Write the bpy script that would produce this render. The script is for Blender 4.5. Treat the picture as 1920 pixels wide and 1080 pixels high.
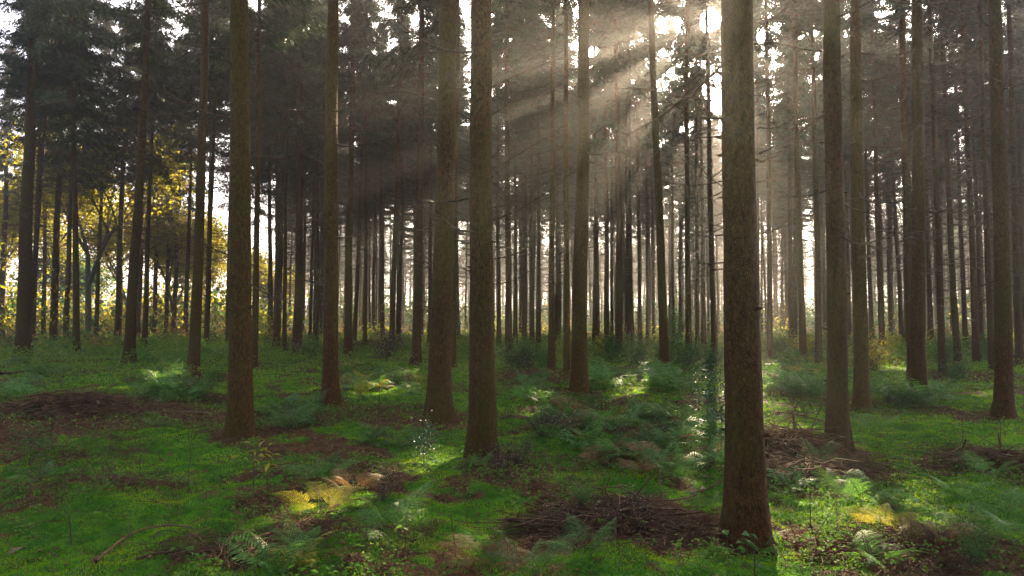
import bpy, math, random
import numpy as np
from mathutils import Vector, Matrix, Euler

for o in list(bpy.data.objects):
    bpy.data.objects.remove(o)
scene = bpy.context.scene
COL = scene.collection
rng = np.random.default_rng(11)
random.seed(11)

# ------------------------------------------------------------------ camera, sky, sun, exposure
CAMZ = 1.6
F = 1280.0                              # focal length in pixels of the 1920 wide photograph
PITCH = math.radians(2.68)
cam_d = bpy.data.cameras.new("camera")
cam_d.lens = 24.0; cam_d.sensor_width = 36.0; cam_d.clip_start = 0.1; cam_d.clip_end = 3000
cam = bpy.data.objects.new("camera", cam_d); COL.objects.link(cam)
cam.location = (0, 0, CAMZ); cam.rotation_euler = (math.pi/2 + PITCH, 0, 0)
scene.camera = cam

SUN_AZ, SUN_EL = math.radians(16.4), math.radians(23.1)     # azimuth from +Y towards +X
S = np.array([math.sin(SUN_AZ)*math.cos(SUN_EL), math.cos(SUN_AZ)*math.cos(SUN_EL), math.sin(SUN_EL)])
SU = np.array([math.cos(SUN_AZ), -math.sin(SUN_AZ), 0.0])
SW = np.cross(SU, S)
def sun2d(p):
    p = np.asarray(p, float)
    return np.stack([p @ SU, p @ SW], -1)

world = bpy.data.worlds.new("World"); scene.world = world
world.use_nodes = True
nt = world.node_tree; nt.nodes.clear()
w_out = nt.nodes.new("ShaderNodeOutputWorld"); w_bg = nt.nodes.new("ShaderNodeBackground")
sky = nt.nodes.new("ShaderNodeTexSky"); sky.sky_type = 'NISHITA'; sky.sun_disc = False
sky.sun_elevation = SUN_EL; sky.sun_rotation = SUN_AZ
sky.air_density = 0.45; sky.dust_density = 6.0; sky.ozone_density = 0.2
# the visible disc of the sun, part of the sky
tc = nt.nodes.new("ShaderNodeTexCoord")
dot = nt.nodes.new("ShaderNodeVectorMath"); dot.operation = 'DOT_PRODUCT'; dot.inputs[1].default_value = tuple(S)
nt.links.new(tc.outputs["Generated"], dot.inputs[0])
mr = nt.nodes.new("ShaderNodeMapRange"); mr.interpolation_type = 'SMOOTHSTEP'
mr.inputs[1].default_value = math.cos(math.radians(1.3)); mr.inputs[2].default_value = math.cos(math.radians(0.6))
mr.inputs[3].default_value = 0.0; mr.inputs[4].default_value = 150.0
nt.links.new(dot.outputs["Value"], mr.inputs[0])
mul = nt.nodes.new("ShaderNodeVectorMath"); mul.operation = 'SCALE'; mul.inputs[0].default_value = (1.0, 0.9, 0.72)
nt.links.new(mr.outputs[0], mul.inputs[3])
addn = nt.nodes.new("ShaderNodeVectorMath"); addn.operation = 'ADD'
nt.links.new(sky.outputs[0], addn.inputs[0]); nt.links.new(mul.outputs[0], addn.inputs[1])
nt.links.new(addn.outputs[0], w_bg.inputs[0]); w_bg.inputs[1].default_value = 0.125
nt.links.new(w_bg.outputs[0], w_out.inputs[0])

sun_d = bpy.data.lights.new("sun_light", 'SUN'); sun_d.energy = 5.0; sun_d.angle = math.radians(0.5); sun_d.color = (1.0, 0.79, 0.52)
sun = bpy.data.objects.new("sun_light", sun_d); COL.objects.link(sun)
sun.rotation_euler = Vector(tuple(S)).to_track_quat('Z', 'Y').to_euler()

scene.view_settings.view_transform = 'Standard'; scene.view_settings.look = 'None'
scene.view_settings.gamma = 1.0; scene.view_settings.use_curve_mapping = False
scene.view_settings.exposure = 3.12
cy = scene.cycles
cy.max_bounces = 5; cy.diffuse_bounces = 2; cy.glossy_bounces = 1; cy.transmission_bounces = 3; cy.transparent_max_bounces = 8; cy.volume_bounces = 0
cy.sample_clamp_indirect = 0.6; cy.use_denoising = True; cy.denoising_input_passes = 'RGB_ALBEDO_NORMAL'; cy.use_adaptive_sampling = False

HAZE_DENSITY = 0.0025

# ------------------------------------------------------------------ noise, terrain, pixel helpers
def _hash(ix, iy, seed):
    h = (ix.astype(np.int64)*374761393 + iy.astype(np.int64)*668265263 + seed*1442695041) & 0xFFFFFFFF
    h = ((h ^ (h >> 13))*1274126177) & 0xFFFFFFFF
    return ((h ^ (h >> 16)) & 0xFFFF)/65535.0
def vnoise(x, y, seed=0):
    x = np.asarray(x, float); y = np.asarray(y, float)
    ix = np.floor(x); iy = np.floor(y); fx = x-ix; fy = y-iy
    fx = fx*fx*fx*(fx*(fx*6-15)+10); fy = fy*fy*fy*(fy*(fy*6-15)+10)
    a = _hash(ix, iy, seed); b = _hash(ix+1, iy, seed); c = _hash(ix, iy+1, seed); d = _hash(ix+1, iy+1, seed)
    return (a*(1-fx)+b*fx)*(1-fy)+(c*(1-fx)+d*fx)*fy
def fbm(x, y, seed=0, octv=4):
    s = 0; a = 0.5; t = 0
    for k in range(octv):
        s = s + a*vnoise(np.asarray(x)*2**k+17.3*k, np.asarray(y)*2**k-9.1*k, seed+k*7); t += a; a *= 0.5
    return s/t
def terrain(x, y):
    x = np.asarray(x, float); y = np.asarray(y, float)
    r = np.hypot(x, y)
    fade = np.clip(1.0-(r-25)/30, 0.25, 1)
    h = 0.22*(fbm(x/4.5, y/4.5, 3, 2)-0.5)*fade
    near = np.clip(1.2-r/30, 0, 1)
    h = h + near*(0.26*(fbm(x/0.8, y/0.8, 5, 3)-0.5) + 0.06*(vnoise(x/0.2, y/0.2, 8)-0.5))
    return h

def ray(px, py):
    u = px-960.0; v = 540.0-py
    d = np.array([u, F*math.cos(PITCH)-v*math.sin(PITCH), F*math.sin(PITCH)+v*math.cos(PITCH)])
    return d
def gp(px, py):
    """ground point seen at a pixel of the photograph"""
    d = ray(px, py); z = 0.0
    for _ in range(6):
        t = (CAMZ-z)/max(-d[2], 1e-3); p = d*t; z = float(terrain(p[0], p[1]))
    return np.array([p[0], p[1], z])
def at_depth(px, py, Y):
    d = ray(px, py); t = Y/d[1]
    return np.array([d[0]*t, Y, CAMZ+d[2]*t])

# ------------------------------------------------------------------ mesh building
class MB:
    def __init__(self): self.v = []; self.f = {3: [], 4: []}; self.n = 0; self.mi = {3: [], 4: []}
    def add(self, verts, faces, mi=0):
        verts = np.asarray(verts, np.float32).reshape(-1, 3); faces = np.asarray(faces, np.int64)
        k = faces.shape[1]
        self.v.append(verts); self.f[k].append(faces+self.n); self.mi[k].append(np.full(len(faces), mi, np.int32)); self.n += len(verts)
    def mesh(self, name, mats, smooth=True):
        me = bpy.data.meshes.new(name)
        v = np.concatenate(self.v) if self.v else np.zeros((0, 3), np.float32)
        tri = np.concatenate(self.f[3]) if self.f[3] else np.zeros((0, 3), np.int64)
        quad = np.concatenate(self.f[4]) if self.f[4] else np.zeros((0, 4), np.int64)
        mi = np.concatenate(self.mi[3]+self.mi[4]) if (self.mi[3] or self.mi[4]) else np.zeros(0, np.int32)
        loops = np.concatenate([tri.ravel(), quad.ravel()])
        starts = np.concatenate([np.arange(len(tri))*3, len(tri)*3+np.arange(len(quad))*4])
        me.vertices.add(len(v)); me.vertices.foreach_set("co", v.ravel())
        me.loops.add(len(loops)); me.loops.foreach_set("vertex_index", loops.astype(np.int32))
        me.polygons.add(len(starts)); me.polygons.foreach_set("loop_start", starts.astype(np.int32))
        me.polygons.foreach_set("material_index", mi)
        me.polygons.foreach_set("use_smooth", np.full(len(starts), smooth))
        for m in (mats if isinstance(mats, (list, tuple)) else [mats]): me.materials.append(m)
        me.update(calc_edges=True)
        return me

def tubes(mb, paths, radii, sides=3, mi=0, cap=False):
    """paths (M,N,3), radii (M,N)"""
    paths = np.asarray(paths, float); radii = np.asarray(radii, float)
    if paths.ndim == 2: paths = paths[None]; radii = radii[None]
    M, N, _ = paths.shape
    tan = np.gradient(paths, axis=1); tan /= np.linalg.norm(tan, axis=2, keepdims=True)+1e-9
    mean = paths[:, -1]-paths[:, 0]; mean /= np.linalg.norm(mean, axis=1, keepdims=True)+1e-9
    ref = np.where(np.abs(mean[:, 2:3]) > 0.8, np.array([[1., 0, 0]]), np.array([[0, 0, 1.]]))
    ref = np.repeat(ref[:, None], N, 1)
    a = np.cross(tan, ref); a /= np.linalg.norm(a, axis=2, keepdims=True)+1e-9
    b = np.cross(tan, a)
    ang = np.arange(sides)*2*math.pi/sides
    ring = a[:, :, None]*np.cos(ang)[None, None, :, None]+b[:, :, None]*np.sin(ang)[None, None, :, None]
    v = paths[:, :, None]+ring*radii[:, :, None, None]
    idx = np.arange(M*N*sides).reshape(M, N, sides)
    q = np.stack([idx[:, :-1], np.roll(idx, -1, 2)[:, :-1], np.roll(idx, -1, 2)[:, 1:], idx[:, 1:]], -1).reshape(-1, 4)
    mb.add(v.reshape(-1, 3), q, mi)

def tris(mb, p0, p1, p2, mi=0):
    v = np.stack([p0, p1, p2], 1).reshape(-1, 3)
    mb.add(v, np.arange(len(v)).reshape(-1, 3), mi)
def leaves(mb, c, d, n, L, W, mi=0, fold=0.25):
    """leaf shaped pairs of quads: centre base c, direction d, normal n, length L, width W (each (M,3)/(M,))"""
    d = d/(np.linalg.norm(d, axis=1, keepdims=True)+1e-9)
    s = np.cross(d, n); s /= np.linalg.norm(s, axis=1, keepdims=True)+1e-9
    n = np.cross(s, d)
    L = np.asarray(L)[:, None]*np.ones((len(c), 1)); W = np.asarray(W)[:, None]*np.ones((len(c), 1))
    tip = c+d*L-n*L*0.12
    m1 = c+d*L*0.45
    e1 = m1+s*W*0.5+n*W*fold; e2 = m1-s*W*0.5+n*W*fold
    v = np.stack([c, e1, tip, m1+0*tip, e2], 1)
    M = len(c); base = np.arange(M)*5
    q1 = np.stack([base, base+1, base+2, base+3], 1); q2 = np.stack([base, base+3, base+2, base+4], 1)
    mb.add(v.reshape(-1, 3), np.concatenate([q1, q2]), mi)

def obj(name, me, parent=None, loc=None, rot=None, scl=None):
    o = bpy.data.objects.new(name, me); COL.objects.link(o)
    if parent is not None: o.parent = parent
    if loc is not None: o.location = tuple(float(c) for c in loc)
    if rot is not None: o.rotation_euler = rot
    if scl is not None: o.scale = scl if isinstance(scl, (tuple, list)) else (scl, scl, scl)
    return o
def tag(o, label=None, cat=None, group=None, kind=None):
    if label: o["label"] = label
    if cat: o["category"] = cat
    if group: o["group"] = group
    if kind: o["kind"] = kind
    return o
def empty(name, loc, rz=0):
    o = bpy.data.objects.new(name, None); COL.objects.link(o)
    o.empty_display_size = 0.2; o.location = tuple(float(c) for c in loc); o.rotation_euler = (0, 0, rz)
    return o

# ------------------------------------------------------------------ materials
def material(name, cols, scale=8.0, rough=0.8, transl=0.0, bump=0.0, stretch=(1, 1, 1), detail=6.0, spec=0.3, rnd=0.25, tcol=None, bdist=0.02, ramp=(0.3, 0.7)):
    m = bpy.data.materials.new(name); m.use_nodes = True
    n = m.node_tree.nodes; l = m.node_tree.links; n.clear()
    out = n.new("ShaderNodeOutputMaterial"); p = n.new("ShaderNodeBsdfPrincipled")
    p.inputs["Roughness"].default_value = rough; p.inputs["Specular IOR Level"].default_value = spec
    tcn = n.new("ShaderNodeTexCoord"); oi = n.new("ShaderNodeObjectInfo")
    mp = n.new("ShaderNodeMapping"); mp.inputs["Scale"].default_value = stretch
    sh = n.new("ShaderNodeVectorMath"); sh.operation = 'SCALE'; sh.inputs[0].default_value = (37, 53, 11)
    l.new(oi.outputs["Random"], sh.inputs[3]); l.new(sh.outputs[0], mp.inputs["Location"])
    l.new(tcn.outputs["Object"], mp.inputs["Vector"])
    nz = n.new("ShaderNodeTexNoise"); nz.inputs["Scale"].default_value = scale; nz.inputs["Detail"].default_value = detail; nz.inputs["Roughness"].default_value = 0.6
    l.new(mp.outputs[0], nz.inputs["Vector"])
    cr = n.new("ShaderNodeValToRGB")
    el = cr.color_ramp.elements
    K = len(cols)
    while len(el) < K: el.new(0.5)
    for i, c in enumerate(cols):
        el[i].position = ramp[0]+(ramp[1]-ramp[0])*i/max(K-1, 1); el[i].color = (*c, 1)
    l.new(nz.outputs[0], cr.inputs[0])
    hs = n.new("ShaderNodeHueSaturation")
    mrn = n.new("ShaderNodeMapRange"); mrn.inputs[3].default_value = 1-rnd; mrn.inputs[4].default_value = 1+rnd
    l.new(oi.outputs["Random"], mrn.inputs[0]); l.new(mrn.outputs[0], hs.inputs["Value"]); l.new(cr.outputs[0], hs.inputs["Color"])
    l.new(hs.outputs[0], p.inputs["Base Color"])
    if bump:
        b = n.new("ShaderNodeBump"); b.inputs["Strength"].default_value = bump; b.inputs["Distance"].default_value = bdist
        l.new(nz.outputs[0], b.inputs["Height"]); l.new(b.outputs[0], p.inputs["Normal"])
    if transl:
        t = n.new("ShaderNodeBsdfTranslucent")
        if tcol: t.inputs[0].default_value = (*tcol, 1)
        else: l.new(hs.outputs[0], t.inputs[0])
        mx = n.new("ShaderNodeMixShader"); mx.inputs[0].default_value = transl
        l.new(p.outputs[0], mx.inputs[1]); l.new(t.outputs[0], mx.inputs[2]); l.new(mx.outputs[0], out.inputs[0])
    else:
        l.new(p.outputs[0], out.inputs[0])
    return m

def bark_material(name, dark, mid, light, algae, algae_amt, foot=1.0):
    m = bpy.data.materials.new(name); m.use_nodes = True
    n = m.node_tree.nodes; l = m.node_tree.links; n.clear()
    out = n.new("ShaderNodeOutputMaterial"); p = n.new("ShaderNodeBsdfPrincipled")
    p.inputs["Roughness"].default_value = 0.9; p.inputs["Specular IOR Level"].default_value = 0.15
    tcn = n.new("ShaderNodeTexCoord"); oi = n.new("ShaderNodeObjectInfo")
    sh = n.new("ShaderNodeVectorMath"); sh.operation = 'SCALE'; sh.inputs[0].default_value = (37, 53, 11)
    l.new(oi.outputs["Random"], sh.inputs[3])
    mp = n.new("ShaderNodeMapping"); mp.inputs["Scale"].default_value = (1, 1, 0.42)
    l.new(sh.outputs[0], mp.inputs["Location"]); l.new(tcn.outputs["Object"], mp.inputs["Vector"])
    nz = n.new("ShaderNodeTexNoise"); nz.inputs["Scale"].default_value = 34; nz.inputs["Detail"].default_value = 8; nz.inputs["Roughness"].default_value = 0.72
    l.new(mp.outputs[0], nz.inputs["Vector"])
    nd = n.new("ShaderNodeTexNoise"); nd.inputs["Scale"].default_value = 14; l.new(mp.outputs[0], nd.inputs["Vector"])
    dm = n.new("ShaderNodeMix"); dm.data_type = 'VECTOR'; dm.inputs[0].default_value = 0.06
    l.new(mp.outputs[0], dm.inputs[4]); l.new(nd.outputs[1], dm.inputs[5])
    vo = n.new("ShaderNodeTexVoronoi"); vo.feature = 'DISTANCE_TO_EDGE'; vo.inputs["Scale"].default_value = 75
    l.new(dm.outputs[1], vo.inputs["Vector"])
    vr = n.new("ShaderNodeMapRange"); vr.inputs[1].default_value = 0.0; vr.inputs[2].default_value = 0.28; l.new(vo.outputs[0], vr.inputs[0])
    hm = n.new("ShaderNodeMath"); hm.operation = 'MULTIPLY_ADD'; hm.inputs[1].default_value = 0.24
    l.new(vr.outputs[0], hm.inputs[0]); l.new(nz.outputs[0], hm.inputs[2])
    cr = n.new("ShaderNodeValToRGB"); el = cr.color_ramp.elements; el.new(0.5)
    for i, (pos, c) in enumerate(((0.38, dark), (0.66, mid), (0.98, light))): el[i].position = pos; el[i].color = (*c, 1)
    l.new(hm.outputs[0], cr.inputs[0])
    # patches of green algae on the bark
    na = n.new("ShaderNodeTexNoise"); na.inputs["Scale"].default_value = 2.2; na.inputs["Detail"].default_value = 5
    mp2 = n.new("ShaderNodeMapping"); mp2.inputs["Scale"].default_value = (1, 1, 0.3)
    l.new(sh.outputs[0], mp2.inputs["Location"]); l.new(tcn.outputs["Object"], mp2.inputs["Vector"]); l.new(mp2.outputs[0], na.inputs["Vector"])
    ar = n.new("ShaderNodeMapRange"); ar.inputs[1].default_value = 0.38; ar.inputs[2].default_value = 0.66; ar.inputs[4].default_value = algae_amt
    l.new(na.outputs[0], ar.inputs[0])
    am = n.new("ShaderNodeMath"); am.operation = 'MULTIPLY'; l.new(ar.outputs[0], am.inputs[0]); l.new(hm.outputs[0], am.inputs[1])
    mx = n.new("ShaderNodeMix"); mx.data_type = 'RGBA'; mx.inputs[7].default_value = (*algae, 1)
    l.new(am.outputs[0], mx.inputs[0]); l.new(cr.outputs[0], mx.inputs[6])
    hs = n.new("ShaderNodeHueSaturation"); mrn = n.new("ShaderNodeMapRange"); mrn.inputs[3].default_value = 0.8; mrn.inputs[4].default_value = 1.2
    l.new(oi.outputs["Random"], mrn.inputs[0]); l.new(mrn.outputs[0], hs.inputs["Value"]); l.new(mx.outputs[2], hs.inputs["Color"])
    # the bark near the foot is redder
    sx = n.new("ShaderNodeSeparateXYZ"); l.new(tcn.outputs["Object"], sx.inputs[0])
    zn = n.new("ShaderNodeMath"); zn.operation = 'MULTIPLY_ADD'; zn.inputs[1].default_value = 1.6; l.new(na.outputs[0], zn.inputs[0]); l.new(sx.outputs[2], zn.inputs[2])
    zr = n.new("ShaderNodeMapRange"); zr.inputs[1].default_value = 0.7; zr.inputs[2].default_value = 2.1; zr.inputs[3].default_value = foot; zr.inputs[4].default_value = 0.0; l.new(zn.outputs[0], zr.inputs[0])
    fm = n.new("ShaderNodeMix"); fm.data_type = 'RGBA'; fm.blend_type = 'MULTIPLY'; fm.inputs[7].default_value = (1.02, .80, .68, 1)
    l.new(zr.outputs[0], fm.inputs[0]); l.new(hs.outputs[0], fm.inputs[6])
    l.new(fm.outputs[2], p.inputs["Base Color"])
    b = n.new("ShaderNodeBump"); b.inputs["Strength"].default_value = 1.0; b.inputs["Distance"].default_value = 0.012
    l.new(hm.outputs[0], b.inputs["Height"]); l.new(b.outputs[0], p.inputs["Normal"])
    l.new(p.outputs[0], out.inputs[0])
    return m

BARK = bark_material("spruce_bark", (0.010, 0.004, 0.0012), (0.072, 0.033, 0.007), (0.16, 0.084, 0.022), (0.058, 0.058, 0.004), 0.85)
BARK_SMOOTH = bark_material("beech_bark", (0.03, 0.03, 0.02), (0.08, 0.08, 0.055), (0.13, 0.13, 0.09), (0.06, 0.09, 0.03), 0.8)
NEEDLE = material("spruce_needles", [(0.010, 0.022, 0.008), (0.030, 0.050, 0.017), (0.07, 0.085, 0.03)], 5, 0.7, 0.25)
TWIG = material("dead_twigs", [(0.02, 0.013, 0.007), (0.06, 0.04, 0.018), (0.12, 0.085, 0.04)], 6, 0.9)
BRUSH = material("dead_brushwood", [(0.03, 0.014, 0.005), (0.095, 0.047, 0.015), (0.20, 0.115, 0.045)], 7, 0.9)
RUST = material("rusty_dead_bracken", [(0.05, 0.018, 0.008), (0.12, 0.045, 0.016), (0.20, 0.10, 0.04)], 5, 0.85, 0.25)
LITTER = material("needle_litter", [(0.05, 0.02, 0.006), (0.13, 0.055, 0.016), (0.25, 0.13, 0.045)], 9, 0.85, 0.1)
MOSS = material("moss_tufts", [(0.04, 0.05, 0.006), (0.045, 0.15, 0.003), (0.13, 0.30, 0.004), (0.24, 0.38, 0.006), (0.38, 0.40, 0.012)], 2.0, 0.8, 0.5, rnd=0.0, detail=9, ramp=(0.26, 0.70), spec=.1)
GRASSY = material("thin_grass", [(0.05, 0.11, 0.010), (0.13, 0.23, 0.018), (0.28, 0.27, 0.045)], 1.5, 0.7, 0.4, rnd=0)
FERN_G = material("fern_green", [(0.02, 0.075, 0.01), (0.08, 0.19, 0.028), (0.19, 0.30, 0.055)], 26, 0.55, 0.45, spec=0.25, rnd=.4)
FERN_B = material("fern_bluish", [(0.03, 0.07, 0.014), (0.085, 0.175, 0.035), (0.20, 0.30, 0.075)], 26, 0.55, 0.45, spec=0.25, rnd=.4)
FERN_Y = material("fern_yellow", [(0.14, 0.17, 0.015), (0.32, 0.29, 0.03), (0.44, 0.33, 0.06)], 26, 0.5, 0.5)
FERN_R = material("fern_withered", [(0.07, 0.035, 0.010), (0.19, 0.11, 0.035), (0.32, 0.21, 0.08)], 26, 0.7, 0.4)
LEAF_G = material("leaf_green", [(0.025, 0.07, 0.015), (0.05, 0.12, 0.02), (0.11, 0.18, 0.03)], 2, 0.65, 0.45, spec=0.25)
LEAF_Y = material("leaf_autumn_yellow", [(0.17, 0.19, 0.012), (0.33, 0.30, 0.018), (0.42, 0.28, 0.03)], 0.8, 0.6, 0.6)
LEAF_O = material("leaf_fallen", [(0.22, 0.11, 0.05), (0.34, 0.20, 0.11), (0.42, 0.30, 0.2)], 4, 0.7, 0.3)
HOLLY = material("holly_leaf", [(0.02, 0.06, 0.02), (0.04, 0.10, 0.035)], 4, 0.42, 0.3, spec=0.5)
HERB = material("herb_leaf", [(0.03, 0.09, 0.012), (0.08, 0.18, 0.02), (0.16, 0.22, 0.035)], 2, 0.75, 0.45, spec=0.1, rnd=0)

# ------------------------------------------------------------------ where sun gets through the canopy
# (picture point on the ground, or open air) -> a lane of the canopy without needles
LANES = []
def lane_ground(px, py, r):
    LANES.append((*sun2d(gp(px, py)), r))
C2 = sun2d((0, 0, CAMZ))
def lane_air(du, dw, r):
    LANES.append((C2[0]+du, C2[1]+dw, r))
for a in ((820, 858, .46), (640, 955, .38), (1440, 1010, .30), (1560, 960, .20), (1612, 935, .24), (1652, 988, .24), (1748, 975, .20), (1180, 738, .55),
          (1445, 700, .7), (1000, 775, .3), (590, 930, .24), (480, 1050, .22), (1670, 690, .5), (290, 720, .45), (720, 735, .45)):
    lane_ground(*a)
for a in ((0, 0, .46), (-1.5, -.1, .46), (-1.85, -1.25, .42), (-3.1, -.35, .36), (-2.9, -1.6, .34), (-2.2, -2.7, .30), (-4.3, -.8, .36), (-4.0, -2.4, .28),
          (1.6, -1.5, .26), (2.6, -1.0, .3), (3.4, -2.2, .3), (5.2, -1.3, .4), (-5.6, -1.9, .34), (-6.8, -.9, .36), (-7.6, -2.6, .3), (-1.1, .9, .3)):
    lane_air(*a)
LANES = np.array(LANES)

# ------------------------------------------------------------------ tree shapes
def trunk_mesh(P0, axis, r, H, near, name="trunk", seed=0, mat=None, flare=0.36):
    """tapered trunk in local coordinates: base at the origin, leaning along axis (dx/dz, dy/dz)"""
    g = np.random.default_rng(1000+seed)
    sides, rows = (40, 150) if near == 2 else ((20, 50) if near == 1 else (9, 14))
    z = np.concatenate([np.linspace(-0.25, 1.2, rows//3), np.linspace(1.2, H, rows-rows//3+1)[1:]]) if near < 2 else np.concatenate([np.linspace(-0.25, 1.2, 30), np.linspace(1.2, 8.5, 100)[1:], np.linspace(8.5, H, 22)[1:]])
    ang = np.arange(sides)*2*math.pi/sides
    taper = np.clip(1-0.036*(z-1.3), 0.04, None)
    fl = 1+flare*np.exp(-np.clip(z, -0.1, None)/0.28)+0.10*np.exp(-np.clip(z, 0, None)/0.9)
    Z, A = np.meshgrid(z, ang, indexing='ij')
    lob = 0.2*np.cos(A*4+g.uniform(0, 6))+0.15*np.cos(A*3+g.uniform(0, 6))+0.08*np.cos(A*7+g.uniform(0, 6))
    R = r*taper[:, None]*(fl[:, None]+lob*np.exp(-np.clip(Z, 0, None)/0.22))
    if near:
        R = R*(1+0.035*(vnoise(A*2.5/math.pi+40*seed, Z*1.3, 5)-0.5)*2+0.09*(fbm(A*9, Z*7+seed*3, 9, 3)-0.5))
        for wz in np.arange(g.uniform(.6, 1.1), min(H, 9), 0.62):       # slight collars where whorls of branches stood
            R = R*(1+0.022*np.exp(-((Z-wz)/0.05)**2))
    wob = 0.05*np.sin(z*0.4+g.uniform(0, 6))+0.02*np.sin(z*1.1+g.uniform(0, 6))
    cx = axis[0]*z+wob*r*6*0.6; cyy = axis[1]*z
    v = np.stack([cx[:, None]+R*np.cos(A), cyy[:, None]+R*np.sin(A), Z], -1)
    mb = MB()
    n = len(z); idx = np.arange(n*sides).reshape(n, sides)
    q = np.stack([idx[:-1], np.roll(idx, -1, 1)[:-1], np.roll(idx, -1, 1)[1:], idx[1:]], -1).reshape(-1, 4)
    mb.add(v.reshape(-1, 3), q)
    if near:                                               # knots: short stubs broken off at the bark
        K = 46 if near == 2 else 26
        kz = np.sort(g.uniform(0.7, 8, K)); ka = g.uniform(0, 6.28, K)
        rr = r*np.clip(1-0.036*(kz-1.3), 0.05, None)
        d = np.stack([np.cos(ka), np.sin(ka), g.uniform(-.1, .35, K)], 1)
        base = np.stack([np.interp(kz, z, cx), np.interp(kz, z, cyy), kz], 1)+d*rr[:, None]*0.9
        ln = g.uniform(.02, .07, K)
        path = np.stack([base, base+d*(ln*0.6+rr*.1)[:, None], base+d*(ln+rr*.12)[:, None]], 1)
        kr = g.uniform(.007, .014, K)*(0.6+r*2.2)
        tubes(mb, path, np.stack([kr*1.7, kr, kr*0.3], 1), 5)
    return mb.mesh(name, mat or BARK)

def crown_arrays(seed, H=13.0, Rmax=2.1, dens=1.0):
    g = np.random.default_rng(seed)
    zz = []
    z = 0.0
    while z < H-0.3:
        zz += [z+g.uniform(-.5, .5) for _ in range(5+(g.random() < .5))]; z += 0.36*(1.25 if z < 2 else 1)
    zz = np.clip(np.array(zz), 0, H-.2); M = len(zz)
    keep = g.random(M) < np.clip(0.08+zz/5.5, 0, .95)*dens+0.04
    zz = zz[keep]; M = len(zz)
    a = g.uniform(0, 6.283, M)
    L = Rmax*np.clip((1-zz/H), 0.02, 1)**0.75*g.uniform(.6, 1.15, M)*np.clip(.75+zz/6, 0, 1)+.15
    dirx = np.stack([np.cos(a), np.sin(a), np.zeros(M)], 1)
    drp = g.uniform(.05, .85, M)
    K = 19
    s = np.linspace(0.10, 1.0, K)[None]+g.uniform(-.02, .02, (M, K))
    pos = dirx[:, None]*(L[:, None]*s)[..., None]
    pos[..., 2] = zz[:, None]+L[:, None]*(-drp[:, None]*s+drp[:, None]*0.55*s*s)
    out = []
    for side in (-1, 1, 0, -1, 1, 0, -1, 1):
        th = a[:, None]+side*g.uniform(.6, 1.2, (M, K))
        l = g.uniform(.14, .5, (M, K))*(1-.45*s)*(0.7+.5*(L[:, None]/Rmax))
        d = np.stack([np.cos(th), np.sin(th), -g.uniform(.2, 1.1 if side else 2.6, (M, K))], -1)
        d /= np.linalg.norm(d, axis=-1, keepdims=True)
        side_v = np.cross(d, np.array([0, 0, 1.])+g.normal(0, .5, (M, K, 3))); side_v /= np.linalg.norm(side_v, axis=-1, keepdims=True)+1e-6
        w = g.uniform(.012, .038, (M, K))[..., None]
        jit = g.normal(0, .09, (M, K, 3))
        p = pos+jit
        out.append(np.stack([p+side_v*w, p-side_v*w, p+d*l[..., None]], -2).reshape(-1, 3, 3))
    # the branch wood itself as thin slivers
    wv = np.cross(dirx, [0, 0, 1.])*0.016
    out.append(np.stack([pos[:, 0]*0+np.stack([0*a, 0*a, zz], 1)+wv, pos[:, 0]*0+np.stack([0*a, 0*a, zz], 1)-wv, pos[:, -1]], -2))
    return np.concatenate(out).astype(np.float32)

CROWN_VARS = [crown_arrays(50+k, 13.0+0.4*k, 2.0+.15*(k % 3), 1.0) for k in range(6)]
def crown_mesh(T, name="crown"):
    mb = MB(); v = T.reshape(-1, 3); mb.add(v, np.arange(len(v)).reshape(-1, 3)); return mb.mesh(name, NEEDLE, False)
CROWN_MESH = [crown_mesh(t) for t in CROWN_VARS]

def twig_spray(mb, g, p, d, L, r, sub=5, mi=0, curl=None, sides=4):
    """one dead branch: a sagging, upward curling stem with side twigs"""
    N = 8; t = np.linspace(0, 1, N)[:, None]
    d = np.asarray(d, float)/np.linalg.norm(d)
    curl = g.uniform(.15, .5) if curl is None else curl
    path = np.asarray(p)+d*L*t+np.array([0, 0, 1.])*L*(curl*t*t-0.22*t)+np.cumsum(g.normal(0, .012*L, (N, 3)), 0)*t
    tubes(mb, path, (r*(1-.85*t))[:, 0], sides, mi)
    if sub:
        k = g.integers(2, N-1, sub)
        sd = np.where(g.random(sub) < .5, -1, 1)
        perp = np.cross(d, [0, 0, 1.]); perp /= np.linalg.norm(perp)+1e-6
        dd = d*g.uniform(.4, 1.0, (sub, 1))+perp*(sd*g.uniform(.5, 1., sub))[:, None]+np.array([0, 0, 1.])*g.uniform(-.5, .35, (sub, 1))
        dd /= np.linalg.norm(dd, axis=1, keepdims=True)
        ln = L*g.uniform(.12, .38, sub)
        tt = np.linspace(0, 1, 4)[None, :, None]
        pp = path[k][:, None]+dd[:, None]*ln[:, None, None]*tt+g.normal(0, .02, (sub, 4, 3))*tt*L*.5
        rr = np.repeat((r*.42*(1-np.linspace(0, .8, 4)))[None], sub, 0)
        tubes(mb, pp, rr, 3, mi)
    return path

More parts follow.
